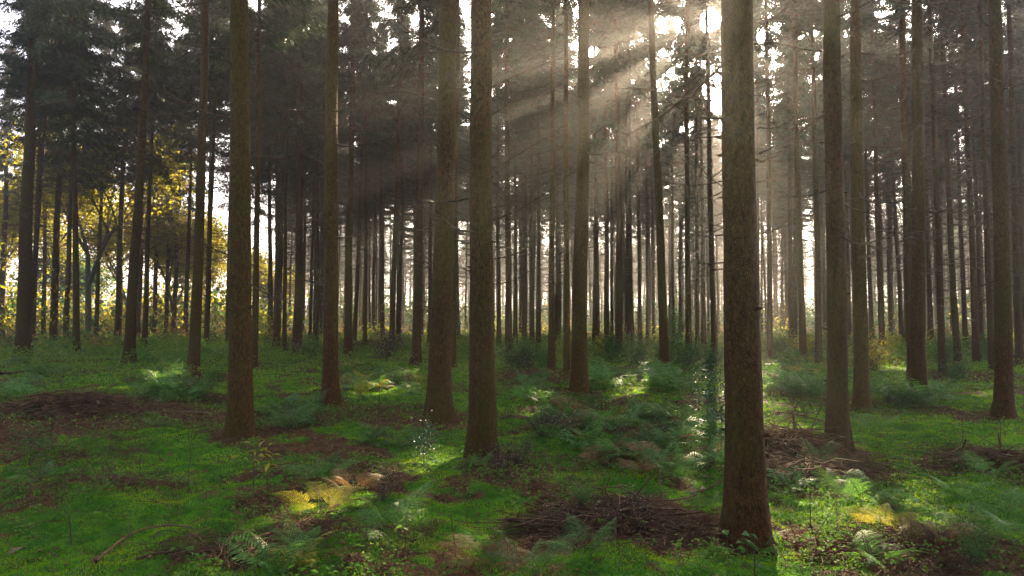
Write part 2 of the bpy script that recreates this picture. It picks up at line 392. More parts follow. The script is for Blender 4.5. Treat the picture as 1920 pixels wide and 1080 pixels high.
def dead_branches_mesh(seed, z0=2.2, z1=12.5, n=120):
    g = np.random.default_rng(seed); mb = MB()
    for i in range(n):
        z = z0+(z1-z0)*(i/n)**0.8+g.uniform(-.1, .1); a = g.uniform(0, 6.283)
        L = g.uniform(.3, 1.0)+g.random()*1.5*(z-z0)/(z1-z0)
        twig_spray(mb, g, (0.08*math.cos(a), 0.08*math.sin(a), z), (math.cos(a), math.sin(a), g.uniform(-.3, .1)), L, g.uniform(.011, .02), int(4+L*7), sides=3)
    return mb.mesh("dead_branches", TWIG)
DEAD_MESH = [dead_branches_mesh(200+k) for k in range(5)]
def branch_variant(seed):
    g = np.random.default_rng(seed); mb = MB()
    twig_spray(mb, g, (0, 0, 0), (1, 0, g.uniform(-.25, .05)), 1.0, .012, 12)
    return mb.mesh("branch", TWIG)
BRANCH_MESH = [branch_variant(300+k) for k in range(9)]

GT = "spruce trees of the plantation"
tree_spots = []          # x, y, r of every trunk
n_carved = 0
def add_tree(P0, axis, r, label, near, seed, H=None, zc=None, sparse=False, group=GT):
    global n_carved
    g = np.random.default_rng(7000+seed)
    H = H or (g.uniform(20, 23) if P0[0] > -.34*P0[1] else g.uniform(23.5, 26))
    root = empty("spruce_tree", P0)
    tag(root, label, "tree", group)
    obj("trunk", trunk_mesh(P0, axis, r, H, near, seed=seed), root)
    zc = zc or (g.uniform(9.8, 12.2) if P0[0] > -.34*P0[1] else g.uniform(9.8, 12.0))
    k = int(g.integers(0, len(CROWN_VARS)))
    sc = (H-zc+0.4)/(13.0+0.4*k); rz = g.uniform(0, 6.283)
    loc = np.array([axis[0]*zc, axis[1]*zc, zc])
    sh = np.array([[1, 0, axis[0]], [0, 1, axis[1]], [0, 0, 1.]])
    T = CROWN_VARS[k]*np.array([g.uniform(.85, 1.15)*(1. if P0[0] > -.34*P0[1] else 1.3)]*2+[sc]); c, s_ = math.cos(rz), math.sin(rz)
    R = np.array([[c, -s_, 0], [s_, c, 0], [0, 0, 1]])
    W = T.reshape(-1, 3) @ R.T
    W = W @ sh.T+loc
    cen = sun2d(W.reshape(-1, 3, 3).mean(1)+np.array(P0))
    near_l = LANES[np.abs(LANES[:, 0]-cen[:, 0].mean()) < 4.5]
    kill = np.zeros(len(cen), bool)
    w3 = sun2d(W.reshape(-1, 3, 3)+np.array(P0)) if len(near_l) else np.zeros((1, 3, 2))
    tri2 = [w3[:, 2], w3[:, 0]*.25+w3[:, 2]*.75, w3[:, 0]*.55+w3[:, 2]*.45, w3[:, 0]*.8+w3[:, 2]*.2]
    for (lu, lw, lr) in near_l:
        for pt in (cen, *tri2):
            kill |= (pt[:, 0]-lu)**2+(pt[:, 1]-lw)**2 < lr*lr
    if kill.any():
        n_carved += 1
        obj("crown", crown_mesh(W.reshape(-1, 3, 3)[~kill]), root)
    else:
        obj("crown", CROWN_MESH[k], root, loc, (0, 0, rz), (float(np.linalg.norm(T[0, 0, :2])/max(np.linalg.norm(CROWN_VARS[k][0, 0, :2]), 1e-6)),)*2+(sc,))
    db = int(g.integers(0, len(DEAD_MESH)))
    if near < 2:
        o = obj("dead_branches", DEAD_MESH[db], root, (axis[0]*3, axis[1]*3, g.uniform(-.8, .4)), (axis[1]*-1, axis[0], g.uniform(0, 6.283)), (g.uniform(.8, 1.2),)*2+(1.0,))
        tag(o, kind="stuff")
    if near == 2:
        for i in range(38):
            z = 1.8+6.6*g.random()**.7; a = g.uniform(0, 6.283); L = g.uniform(.2, .6) if i % 2 else g.uniform(.6, 1.4)
            rr = r*(1-.036*(z-1.3))*.95
            obj("branch", BRANCH_MESH[int(g.integers(0, 9))], root, (axis[0]*z+rr*math.cos(a), axis[1]*z+rr*math.sin(a), z), (g.uniform(-.3, .3), g.uniform(-.2, .3), a), L)
    tree_spots.append((P0[0], P0[1], r))
    return root

def place_px(bx, by, tx, w, Y=None):
    P = gp(bx, by)
    if Y: P = at_depth(bx, by, Y); P[2] = float(terrain(P[0], P[1]))
    top = at_depth(tx, 0, P[1])
    ax = (top[0]-P[0])/(top[2]-P[2])
    r = 0.475*w*P[1]/F
    return P, (float(ax), 0.0), float(r)

# base x, base y, x at the top edge, trunk width (pixels of the photograph), label, short name
MAJOR = [
    (1398, 1025, 1389, 67, "thick brown spruce trunk standing closest, just beside the visible sun", "the thick spruce beside the sun"),
    (900, 858, 899, 48, "straight brown spruce trunk at the picture's middle with golden twigs on one side", "the straight middle spruce"),
    (449, 815, 452, 42, "knotty brown spruce trunk standing alone in moss beyond the brushwood pile", "the knotty lone spruce"),
    (828, 783, 840, 42, "thick spruce trunk with flared foot just left of the straight middle one", "the flared spruce"),
    (622, 757, 623, 28, "greenish spruce trunk with dark foot between the knotty and the flared spruces", "the greenish spruce"),
    (1575, 852, 1557, 37, "brown spruce trunk rising out of dead brush, right of the thick sunlit one", "the brush-foot spruce"),
    (1088, 742, 1093, 29, "dark spruce trunk standing beside the sunlit ferns, with long side branches", "the fern-side spruce"),
    (1618, 775, 1603, 26, "dark spruce trunk close behind and right of the one rising from brush", "the dark follower spruce"),
    (1885, 780, 1863, 29, "dark spruce trunk with wide dark foot at the picture's right border", "the wide-footed spruce"),
    (1725, 750, 1717, 25, "nearly black spruce trunk in front of its slimmer twin, ferns around its foot", "the black spruce"),
    (365, 705, 385, 20, "dark spruce trunk leaning slightly right, left of the knotty one", "the leaning dark spruce"),
    (1246, 707, 1221, 17, "slim bent spruce trunk leaning left towards the bright sky gap", "the bent slim spruce"),
    (45, 668, 61, 26, "dark spruce trunk near the left border with ferns round its foot", "the fern-foot left spruce"),
    (243, 680, 278, 19, "dark leaning spruce trunk right of the yellow broadleaf tree", "the leaning left spruce"),
]
MINOR = [
    (1710, 715, 1692, 17), (1768, 705, 1742, 12), (1371, 785, 1368, 13), (1341, 685, 1323, 12), (1290, 685, 1288, 12), (1307, 665, 1306, 8), (1320, 665, 1312, 9),
    (1035, 695, 1036, 13), (1062, 700, 1062, 12), (1162, 670, 1155, 15), (953, 675, 951, 14), (782, 685, 791, 17), (735, 660, 754, 11), (653, 670, 662, 15),
    (557, 665, 566, 17), (519, 655, 522, 12), (533, 660, 540, 8), (477, 690, 487, 12), (220, 642, 241, 13), (100, 650, 122, 14), (122, 645, 148, 10), (386, 655, 411, 10),
    (348, 640, 366, 9), (3, 612, 20, 12), (80, 622, 96, 8), (427, 650, 437, 8), (590, 645, 597, 8), (605, 640, 612, 9), (850, 690, 859, 11), (1505, 685, 1488, 13),
    (1445, 682, 1437, 11), (1537, 683, 1521, 12), (1485, 660, 1475, 9), (1636, 650, 1612, 9), (1655, 665, 1632, 11), (1672, 640, 1650, 8), (1747, 650, 1722, 10), (1795, 680, 1762, 12),
    (1812, 655, 1783, 9), (1831, 680, 1803, 12), (1860, 695, 1836, 11), (1842, 660, 1815, 9), (1913, 690, 1890, 13), (683, 628, 690, 9), (700, 622, 706, 7), (716, 640, 724, 8),
    (967, 650, 965, 9), (985, 645, 983, 9), (997, 650, 996, 9), (1010, 660, 1009, 9), (1045, 650, 1044, 8), (1118, 650, 1115, 12), (1138, 660, 1134, 11), (1182, 668, 1175, 15),
    (1200, 660, 1193, 9), (1215, 650, 1208, 7), (1226, 645, 1218, 6), (288, 622, 309, 9), (311, 630, 330, 8), (326, 625, 343, 9), (258, 640, 282, 9), (1263, 650, 1258, 7), (1276, 640, 1271, 7),
    (745, 640, 752, 6), (805, 650, 812, 9), (935, 655, 933, 9), (1424, 660, 1416, 7), (1566, 655, 1549, 8), (1590, 650, 1570, 8), (180, 640, 203, 8),
]
seed = 0
majors = []
for (bx, by, tx, w, label, short) in MAJOR:
    P, ax, r = place_px(bx, by, tx, w)
    root = add_tree(P, ax, r, label, 2 if by > 700 else 1, seed)
    majors.append((bx, short, root, P, ax, r)); seed += 1
WORDS = ["next", "second", "third", "fourth", "fifth", "sixth", "seventh", "eighth", "ninth", "tenth", "eleventh", "twelfth"]
ms = sorted(majors, key=lambda m: m[0])
counts = {}
for m_ in sorted(MINOR):
    bx, by, tx, w = m_
    P, ax, r = place_px(bx, max(by, 636), tx, w)
    left = [m for m in ms if m[0] < bx]
    anchor = left[-1] if left else None
    k = counts.get(anchor[1] if anchor else None, 0); counts[anchor[1] if anchor else None] = k+1
    if anchor: label = f"slim spruce trunk set back, {WORDS[k]} to the right of {anchor[1]}"
    else: label = f"slim spruce trunk at the left border, {WORDS[k]} from the picture's edge"
    add_tree(P, ax, r, label, 1, seed); seed += 1

# long branches of the nearest trees, drawn where the photograph has them
def px_branch(mi, pts, r, dy=(0., 0.), sub=8):
    bx, short, root, P, ax, tr = majors[mi]
    g = np.random.default_rng(int(pts[0][0]*7+pts[0][1]))
    n = len(pts); Y = P[1]
    w = np.array([at_depth(px, py, Y+dy[0]+(dy[1]-dy[0])*i/(n-1)) for i, (px, py) in enumerate(pts)])-P
    t = np.linspace(0, n-1, 12)
    path = np.stack([np.interp(t, np.arange(n), w[:, j]) for j in range(3)], 1)
    path[1:-1] = (path[:-2]+2*path[1:-1]+path[2:])/4
    path += np.cumsum(g.normal(0, .006, path.shape), 0)
    mb = MB(); tubes(mb, path, r*(1-.8*np.linspace(0, 1, 12)), 5)
    L = np.linalg.norm(path[-1]-path[0])
    for i in range(sub):
        k = int(g.integers(2, 11)); d = (path[min(k+1, 11)]-path[k-1]); d /= np.linalg.norm(d)
        d = d*.7+g.normal(0, .55, 3)
        twig_spray(mb, g, path[k], d, L*g.uniform(.1, .28), r*.4, 3, sides=3)
    obj("branch", mb.mesh("branch", TWIG), root)
for args in (
    (1, [(922, 317), (960, 300), (1010, 268), (1050, 240), (1082, 216)], .011),
    (1, [(922, 412), (965, 400), (1010, 372), (1060, 335), (1095, 300)], .010),
    (1, [(922, 487), (970, 478), (1010, 455), (1045, 420), (1072, 380)], .010),
    (1, [(922, 215), (945, 200), (975, 180), (1002, 158)], .009),
    (1, [(922, 390), (950, 384), (980, 368)], .009),
    (1, [(922, 532), (960, 528), (1000, 505), (1055, 470)], .009),
    (1, [(922, 160), (960, 140), (1030, 110), (1095, 92), (1160, 80)], .010, (0, .5)),
    (3, [(820, 70), (900, 68), (960, 60), (1010, 40), (1055, 2)], .012, (0, -1.2)),
    (3, [(812, 490), (790, 478), (765, 465), (740, 478)], .008),
    (3, [(812, 285), (780, 262), (745, 225), (715, 180)], .009),
    (3, [(815, 190), (760, 175), (700, 178), (650, 205)], .009, (0, 1)),
    (6, [(1104, 48), (1122, 40), (1145, 22), (1160, 0)], .014),
    (6, [(1104, 95), (1140, 88), (1175, 78), (1195, 72)], .010),
    (6, [(1104, 262), (1130, 240), (1142, 232)], .014),
    (6, [(1104, 320), (1125, 300)], .014),
    (6, [(1104, 465), (1130, 462), (1160, 450)], .010),
    (2, [(432, 287), (412, 270), (398, 245), (386, 220)], .009),
    (2, [(430, 478), (400, 465), (375, 440), (348, 412)], .009),
    (2, [(430, 370), (408, 350), (392, 318)], .008),
    (2, [(466, 475), (490, 455), (505, 425), (515, 395)], .008),
    (2, [(468, 122), (490, 115), (500, 108)], .012),
    (2, [(470, 290), (510, 275), (548, 252)], .008),
    (4, [(612, 180), (580, 165), (545, 130), (520, 90)], .009),
    (4, [(612, 285), (600, 270), (594, 240)], .008),
    (0, [(1424, 290), (1440, 282), (1457, 270)], .012),
    (0, [(1424, 302), (1450, 296), (1482, 284)], .010),
    (0, [(1430, 440), (1455, 430), (1480, 410), (1502, 395)], .008),
    (0, [(1360, 355), (1330, 340), (1300, 320)], .006),
    (0, [(1362, 430), (1340, 424), (1318, 400)], .006),
    (0, [(1420, 90), (1450, 70), (1480, 50)], .007),
    (0, [(1422, 240), (1460, 232), (1500, 205)], .006),
    (5, [(1549, 215), (1520, 235), (1490, 258), (1440, 292)], .011),
    (5, [(1541, 95), (1500, 88), (1450, 80), (1420, 88)], .009),
    (5, [(1590, 190), (1620, 170), (1645, 145), (1665, 110)], .009),
    (5, [(1592, 330), (1615, 325), (1640, 322)], .008),
    (5, [(1556, 480), (1530, 470), (1500, 478)], .007),
    (7, [(1612, 40), (1650, 30), (1690, 12)], .010),
    (9, [(1730, 240), (1760, 220), (1800, 190)], .008),
    (9, [(1726, 50), (1760, 40), (1790, 12)], .009),
    (8, [(1880, 340), (1850, 340), (1828, 335)], .010),
    (8, [(1868, 60), (1840, 40), (1810, 20)], .009),
    (8, [(1890, 350), (1910, 330), (1930, 318)], .009),
    (12, [(60, 200), (120, 190), (200, 165)], .020, (0, -3)),
    (13, [(250, 312), (200, 318), (120, 320), (20, 325)], .018, (0, -3)),
): px_branch(*args)
# the golden dry twigs along the sunny side of the middle spruce
g = np.random.default_rng(77)
bx, short, root, P, ax, tr = majors[1]
for i in range(22):
    py = g.uniform(40, 400); b = at_depth(922, py, P[1])-P
    mb = MB()
    for j in range(3):
        twig_spray(mb, g, b, (g.uniform(.6, 1), g.uniform(-.6, .3), g.uniform(-.7, .25)), g.uniform(.15, .5), .0035, 9, sides=3, curl=g.uniform(-.5, .2))
    obj("branch", mb.mesh("branch", TWIG), root)

# the further rows, which nothing tells apart in the haze
placed = [(t[0], t[1]) for t in tree_spots]
def lane_blocks(x, y, H=22):
    p = sun2d((x, y, 0)); q = sun2d((x, y, H))
    return bool(np.any((np.abs(LANES[:, 0]-p[0]) < LANES[:, 2]*0.8+.12) & (LANES[:, 1] > p[1]) & (LANES[:, 1] < q[1])))
FAR_LABEL = "thin spruce trunk fading into the misty rows far back in the plantation"
n_far = 0
tries = 0
while n_far < 200 and tries < 20000:
    tries += 1
    d = 33+54*rng.random()**0.8; a = math.radians(rng.uniform(-43, 43))
    x, y = d*math.sin(a), d*math.cos(a)
    lim = 86
    if math.degrees(a) < -19: lim = 62
    if math.degrees(a) < -23: lim = 49
    if d > lim or y < 34: continue
    if any((x-u)**2+(y-v)**2 < 2.3**2 for u, v in placed): continue
    if lane_blocks(x, y) and rng.random() < .93: continue
    placed.append((x, y)); n_far += 1; seed += 1
    add_tree((x, y, float(terrain(x, y))-.05), (float(rng.normal(0, .018)), float(rng.normal(0, .012))), rng.uniform(.085, .18), FAR_LABEL, 0, seed, group="misty spruce rows far back")
# the wood goes on behind them as one hazy mass
g = np.random.default_rng(555); mb = MB()
for i in range(560):
    a = math.radians(g.uniform(-19, 46)); d = g.uniform(104, 190); x, y = d*math.sin(a), d*math.cos(a); H = g.uniform(18, 22)
    if lane_blocks(x, y): continue
    r = g.uniform(.12, .2); zz = np.array([-.2, 1, 8, H])
    tubes(mb, np.stack([np.full(4, x)+g.normal(0, .15, 4), np.full(4, y), zz], 1), np.array([1.3, 1, .8, .1])*r, 6, 0)
    T = CROWN_VARS[i % 6].reshape(-1, 3, 3); T = T[g.random(len(T)) < .2]; T = T.reshape(-1, 3)*np.array([1.2, 1.2, (H-7)/13.])+np.array([x, y, 7.])
    mb.add(T, np.arange(len(T)).reshape(-1, 3), 1)
for i in range(900):                                     # low bushes between the far rows
    a = math.radians(g.uniform(-46, 46)); d = g.uniform(42, 88); x, y = d*math.sin(a), d*math.cos(a); h = g.choice([.5, .8, 1.4, 2.6, 4.2], p=[.28, .30, .2, .14, .08])*g.uniform(.7, 1.3)
    c = np.array([x, y, h*.45])+g.normal(0, 1, (46, 3))*np.array([.55, .55, h*.28]); c[:, 2] = np.maximum(c[:, 2], .02)
    leaves(mb, c, g.normal(0, 1, (46, 3)), g.normal(0, 1, (46, 3)), g.uniform(.12, .3, 46), g.uniform(.08, .2, 46), int(g.choice([2, 2, 3, 4, 4])))
for i in range(1300):
    a = math.radians(g.uniform(-46, 46)); d = g.uniform(88, 150) if a > -.33 else g.uniform(70, 100); x, y = d*math.sin(a), d*math.cos(a); h = g.uniform(1.2, 6.5)
    c = np.array([x, y, h*.45])+g.normal(0, 1, (60, 3))*np.array([1.3, 1.3, h*.3]); nn = g.normal(0, 1, (60, 3))
    leaves(mb, c, g.normal(0, 1, (60, 3)), nn, g.uniform(.3, .7, 60), g.uniform(.2, .5, 60), 2 if a > -.3 or g.random() < .4 else 3)
tag(obj("far_woods", mb.mesh("far_woods", [BARK, NEEDLE, LEAF_G, LEAF_Y, FERN_R], False)), "dim mass of far woods and bushes closing the view between the trunks", None, None, "stuff")
# trees at the sides, just outside the frame, that shade the ground
# report blocked lanes of named trees
print("trees", len(tree_spots), "carved", n_carved)

# ------------------------------------------------------------------ broadleaf trees at the forest edge
def broadleaf(P, H, label, mat, seed, nleaf=9000, spread=4.0, trunk_r=.28, fork=.22, group="broadleaf trees beyond the spruces"):
    g = np.random.default_rng(seed)
    root = empty("broadleaf_tree", P); tag(root, label, "tree", group)
    mb = MB(); tips = []
    def grow(p, d, L, r, lev):
        N = 7; t = np.linspace(0, 1, N)[:, None]
        bend = g.normal(0, .16, 3); bend[2] = abs(bend[2])*.8
        path = p+d*L*t+bend*L*t*t
        tubes(mb, path, (r*(1-.4*t))[:, 0], 8 if lev < 2 else 5)
        if lev >= 2: tips.extend(path[2:])
        if lev >= 4: return
        for i in range(3 if lev else 4):
            a = g.uniform(0, 6.283); sp = g.uniform(.35, .8)
            nd = d+np.array([math.cos(a)*sp, math.sin(a)*sp, g.uniform(-.1, .25)]); nd /= np.linalg.norm(nd)
            k = int(g.integers(4, N)) if i else N-1
            grow(path[k], nd, L*g.uniform(.55, .8), r*.55*g.uniform(.8, 1.05), lev+1)
    grow(np.array([0, 0, -.3]), np.array([g.normal(0, .03), g.normal(0, .03), 1.]), H*fork+.3, trunk_r, 0)
    obj("trunk", mb.mesh("trunk", BARK_SMOOTH), root)
    tips = np.array(tips)
    k = g.integers(0, len(tips), nleaf)
    c = tips[k]+g.normal(0, .8, (nleaf, 3))
    d = g.normal(0, 1, (nleaf, 3)); d[:, 2] -= .6; n = g.normal(0, 1, (nleaf, 3)); n[:, 2] += 1
    mb = MB(); leaves(mb, c, d, n, g.uniform(.2, .36, nleaf), g.uniform(.14, .26, nleaf))
    obj("crown", mb.mesh("crown", mat, False), root)
    return root
def gz(x, y): return (x, y, float(terrain(x, y)))
p = at_depth(168, 600, 52)
broadleaf(gz(p[0], 52), 19, "forked broadleaf tree with spreading bare limbs and yellow leaves", LEAF_Y, 5, 9000, trunk_r=.27, fork=.30)
for i, (px, Y, H, lab, m) in enumerate((  # height is that of the stem and first limbs
    (-40, 58, 17, "yellow broadleaf tree half cut off by the left border", LEAF_Y), (70, 66, 18, "tall yellow broadleaf tree behind the fern-foot left spruce", LEAF_Y),
    (250, 64, 16, "golden broadleaf tree behind the leaning left spruce", LEAF_Y), (330, 60, 13, "yellow broadleaf tree behind the thin trunks left of the leaning dark spruce", LEAF_Y),
    (410, 70, 12, "small yellow tree glimpsed just left of the knotty lone spruce", LEAF_Y), (130, 74, 10, "low yellow green tree at the base of the forked broadleaf", LEAF_G),
    (500, 78, 10, "small yellow green tree glimpsed right of the knotty lone spruce", LEAF_Y), (1800, 100, 12, "pale broadleaf tree far back between the wide-footed and black spruces", LEAF_Y))):
    p = at_depth(px, 600, Y); broadleaf(gz(p[0], Y), H*1.5, lab, m, 20+i, 11000, fork=.2, trunk_r=.2)

# ------------------------------------------------------------------ ground, moss, litter
BROWN = [(150, 770, 210, 42, 1.), (1490, 840, 80, 50, 1.), (1510, 890, 110, 38, .9), (1130, 975, 170, 40, 1.), (970, 868, 60, 34, 1.), (1840, 868, 110, 26, .9),
         (1700, 1035, 180, 45, 1.), (150, 850, 100, 22, .6), (270, 915, 70, 12, .7), (90, 925, 60, 30, .6), (690, 905, 60, 40, .7), (1000, 705, 80, 16, .9), (1130, 755, 70, 16, .8), (400, 712, 30, 8, .8),
         (450, 1035, 130, 30, .7), (590, 1000, 60, 30, .6), (700, 770, 130, 14, .7), (1790, 780, 60, 10, .8), (1450, 960, 0, 0, 0), (1180, 870, 150, 25, .55), (1830, 705, 100, 10, .8), (620, 690, 80, 10, .5)]
MOSSY = [(900, 965, 70, 60, 1.), (1200, 1040, 120, 40, 1.), (1240, 915, 90, 16, 1.), (1600, 990, 60, 35, .8), (1760, 800, 120, 24, 1.), (300, 950, 200, 80, .8), (250, 870, 200, 40, .7), (160, 715, 100, 16, 1.), (640, 800, 60, 15, 1.), (815, 856, 75, 20, 2.2), (640, 952, 70, 16, 2.2), (1445, 1010, 40, 40, 2.), (1560, 965, 40, 20, 1.5), (290, 720, 60, 12, 1.5), (720, 740, 60, 10, 1.2), (1040, 840, 60, 16, .8), (1440, 1000, 40, 60, .8)]
def pix(x, y, z):
    dz = z-CAMZ
    yc = y*math.cos(PITCH)+dz*math.sin(PITCH); zc_ = -y*math.sin(PITCH)+dz*math.cos(PITCH)
    yc = np.maximum(yc, .1)
    return 960+F*x/yc, 540-F*zc_/yc
# the patches as ellipses on the ground
def ground_ellipse(e):
    cx, cy_, rx, ry, a = e
    c = gp(cx, cy_); rxm = max(rx, 1)*c[1]/F
    y1 = gp(cx, min(cy_+ry, 1200))[1]; y0 = gp(cx, max(cy_-ry, 632))[1]
    return c[0], c[1], rxm, max((y0-y1)/2, .05), a
BROWN_E = [ground_ellipse(e) for e in BROWN if e[4] > 0]; MOSSY_E = [ground_ellipse(e) for e in MOSSY]
def moss_mask(x, y):
    x = np.asarray(x, float); y = np.asarray(y, float)
    wx = x+0.35*(fbm(x*1.3, y*1.3, 31, 3)-.5)*2; wy = y+0.5*(fbm(x*1.3+9, y*1.3, 37, 3)-.5)*2
    m = 0.56+1.1*(fbm(x*.45, y*.45, 41, 4)-.48)+1.3*(fbm(x*2.4, y*2.4, 43, 4)-.5)+.75*(fbm(x*7, y*7, 47, 3)-.5)
    for (cx, cy_, rx, ry, a) in MOSSY_E: m = m+.55*a*np.clip(1.5-np.hypot((wx-cx)/rx, (wy-cy_)/ry)*1.2, 0, 1)
    for (cx, cy_, rx, ry, a) in BROWN_E: m = m-.58*a*np.clip(1.6-np.hypot((wx-cx)/rx, (wy-cy_)/ry)*1.2, 0, 1)
    for (tx, ty, tr) in tree_spots[:30]: m = m-.6*np.exp(-(np.hypot(x-tx, y-ty)/(tr*2.6))**2)
    return np.clip((m-.35)/.3, 0, 1)

ang = np.concatenate([np.linspace(-180, -45, 28)[:-1], np.linspace(-45, 45, 620), np.linspace(45, 180, 28)[1:]])*math.pi/180
rad = np.concatenate([[0.02], np.geomspace(1.0, 60, 560), np.geomspace(60, 700, 30)[1:]])
RR, AA = np.meshgrid(rad, ang, indexing='ij')
gx = RR*np.sin(AA); gy = RR*np.cos(AA); gzv = terrain(gx, gy)
mb = MB(); idx = np.arange(gx.size).reshape(gx.shape)
q = np.stack([idx[:-1, :-1], idx[1:, :-1], idx[1:, 1:], idx[:-1, 1:]], -1).reshape(-1, 4)
mb.add(np.stack([gx, gy, gzv], -1).reshape(-1, 3), q)
GM = bpy.data.materials.new("forest_floor"); GM.use_nodes = True
n = GM.node_tree.nodes; l = GM.node_tree.links; pr = n["Principled BSDF"]; pr.inputs["Roughness"].default_value = .95; pr.inputs["Specular IOR Level"].default_value = .1
at = n.new("ShaderNodeAttribute"); at.attribute_name = "moss"
tcn = n.new("ShaderNodeTexCoord")
n1 = n.new("ShaderNodeTexNoise"); n1.inputs["Scale"].default_value = 9; n1.inputs["Detail"].default_value = 10; n1.inputs["Roughness"].default_value = .7; l.new(tcn.outputs["Object"], n1.inputs["Vector"])
def ramp(cols, pos):
    c = n.new("ShaderNodeValToRGB"); e = c.color_ramp.elements
    while len(e) < len(cols): e.new(.5)
    for i in range(len(cols)): e[i].position = pos[i]; e[i].color = (*cols[i], 1)
    l.new(n1.outputs[0], c.inputs[0]); return c
rb = ramp([(.016, .008, .003), (.06, .028, .009), (.12, .06, .02)], (.3, .5, .72)); rg = ramp([(.012, .04, .004), (.03, .10, .006), (.07, .15, .012)], (.3, .5, .72))
mx = n.new("ShaderNodeMix"); mx.data_type = 'RGBA'; l.new(at.outputs["Fac"], mx.inputs[0]); l.new(rb.outputs[0], mx.inputs[6]); l.new(rg.outputs[0], mx.inputs[7]); l.new(mx.outputs[2], pr.inputs["Base Color"])
bp = n.new("ShaderNodeBump"); bp.inputs["Strength"].default_value = .8; bp.inputs["Distance"].default_value = .03; l.new(n1.outputs[0], bp.inputs["Height"]); l.new(bp.outputs[0], pr.inputs["Normal"])
gme = mb.mesh("ground", GM)
at_ = gme.attributes.new("moss", 'FLOAT', 'POINT'); at_.data.foreach_set("value", moss_mask(gx, gy).ravel().astype(np.float32))
tag(obj("ground", gme), "mossy forest floor with brown needle litter", None, None, "structure")

def scatter(n, r0, r1, amax=40):
    """points spread evenly over the ring of ground the camera side looks at"""
    r = np.sqrt(rng.uniform(r0*r0, r1*r1, n)); a = np.radians(rng.uniform(-amax, amax, n))
    return r*np.sin(a), r*np.cos(a)
mb = MB()
for (r0, r1, num, L, W) in ((3.4, 7, 200000, .026, .0055), (7, 12, 150000, .036, .009), (12, 20, 100000, .05, .018), (20, 36, 60000, .07, .04)):
    x, y = scatter(num, r0, r1); m = moss_mask(x, y); k = rng.random(num) < m*.97+.03; x, y = x[k], y[k]; M = len(x)
    z = terrain(x, y)-.004
    lean = fbm(x*3, y*3, 51, 2)*9
    d = np.stack([np.cos(lean)*.5+rng.normal(0, .5, M), np.sin(lean)*.5+rng.normal(0, .5, M), rng.uniform(.35, 1.1, M)], 1); d /= np.linalg.norm(d, axis=1, keepdims=True)
    sd = np.cross(d, rng.normal(0, 1, (M, 3))); sd /= np.linalg.norm(sd, axis=1, keepdims=True)
    ln = L*rng.uniform(.5, 1.4, M)[:, None]; w = W*rng.uniform(.6, 1.3, M)[:, None]; b = np.stack([x, y, z], 1)
    tris(mb, b-sd*w*.5, b+sd*w*.5, b+d*ln)
tag(obj("moss", mb.mesh("moss", MOSS, False)), "bright green carpet of moss tufts covering the forest floor", None, None, "stuff")
# needle and leaf litter on the brown places
mb = MB()
for (r0, r1, num, L) in ((3.4, 8, 34000, .045), (8, 16, 26000, .075), (16, 34, 14000, .13)):
    x, y = scatter(num, r0, r1); k = rng.random(num) < (1-moss_mask(x, y))*.78+.22; x, y = x[k], y[k]; M = len(x)
    b = np.stack([x, y, terrain(x, y)+rng.uniform(0, .02, M)], 1); d = rng.normal(0, 1, (M, 3)); d[:, 2] = rng.uniform(-.1, .35, M); nn = rng.normal(0, .4, (M, 3)); nn[:, 2] = 1
    leaves(mb, b, d, nn, L*rng.uniform(.4, 1.3, M), L*rng.choice([.12, .2, .5], M)*rng.uniform(.6, 1.2, M))
tag(obj("leaf_litter", mb.mesh("leaf_litter", LITTER, False)), "brown needles, scales and leaf scraps lying between the moss", None, None, "stuff")

def tangle(mb, g, x, y, hmax, L, r, up=.5, sides=3, mi=0):
    M = len(x)
    b = np.stack([x, y, terrain(x, y)-.01+g.uniform(0, .5, M)*hmax*(g.random(M) < .5)], 1)
    d = g.normal(0, 1, (M, 3)); d[:, 2] = g.uniform(-.1, up, M); d /= np.linalg.norm(d, axis=1, keepdims=True)
    t = np.linspace(0, 1, 6)[None, :, None]; ln = (L*g.uniform(.4, 1.4, M))[:, None, None]
    p = b[:, None]+d[:, None]*ln*t+np.cumsum(g.normal(0, .05, (M, 6, 3)), 1)*ln*t
    p[..., 2] -= (ln[..., 0]*.45*t[..., 0]**2)
    p[..., 2] = np.maximum(p[..., 2], terrain(p[..., 0], p[..., 1])+.003)
    rr = (r*g.uniform(.5, 1.5, M))[:, None]*(1-.7*np.linspace(0, 1, 6))[None]
    tubes(mb, p, rr, sides, mi)
# loose dead bracken stems over the brown places
g = np.random.default_rng(91)
mb = MB()
for (cx, cy_, rx, ry, a) in BROWN_E:
    num = int(min(1500, 260+420*rx*ry)*a); u = np.sqrt(g.random(num)); th = g.uniform(0, 6.283, num)
    tangle(mb, g, cx+rx*1.15*u*np.cos(th), cy_+ry*1.15*u*np.sin(th), .16, .34, .0032)
x, y = scatter(9000, 4, 34); k = g.random(len(x)) < (1-moss_mask(x, y))*.66+.32
tangle(mb, g, x[k], y[k], .22, .36, .0036, .8)
tag(obj("dead_undergrowth", mb.mesh("dead_undergrowth", BRUSH, False)), "brown tangle of dead stems lying over the forest floor", None, None, "stuff")
mb = MB()
for (px, py, n_, rx, ry) in ((1130, 985, 420, .5, .25), (1020, 990, 120, .2, .15), (1690, 1050, 500, .7, .3), (1770, 1030, 200, .3, .2), (690, 910, 150, .3, .3), (930, 875, 240, .35, .25), (1600, 880, 260, .5, .3)):
    c = gp(px, py); u = np.sqrt(g.random(n_)); th = g.uniform(0, 6.283, n_)
    tangle(mb, g, c[0]+rx*u*np.cos(th), c[1]+ry*u*np.sin(th), .2, .25, .003, 1.0)
tag(obj("rusty_undergrowth", mb.mesh("rusty_undergrowth", RUST, False)), "rust brown dead bracken stems in patches near the camera", None, None, "stuff")
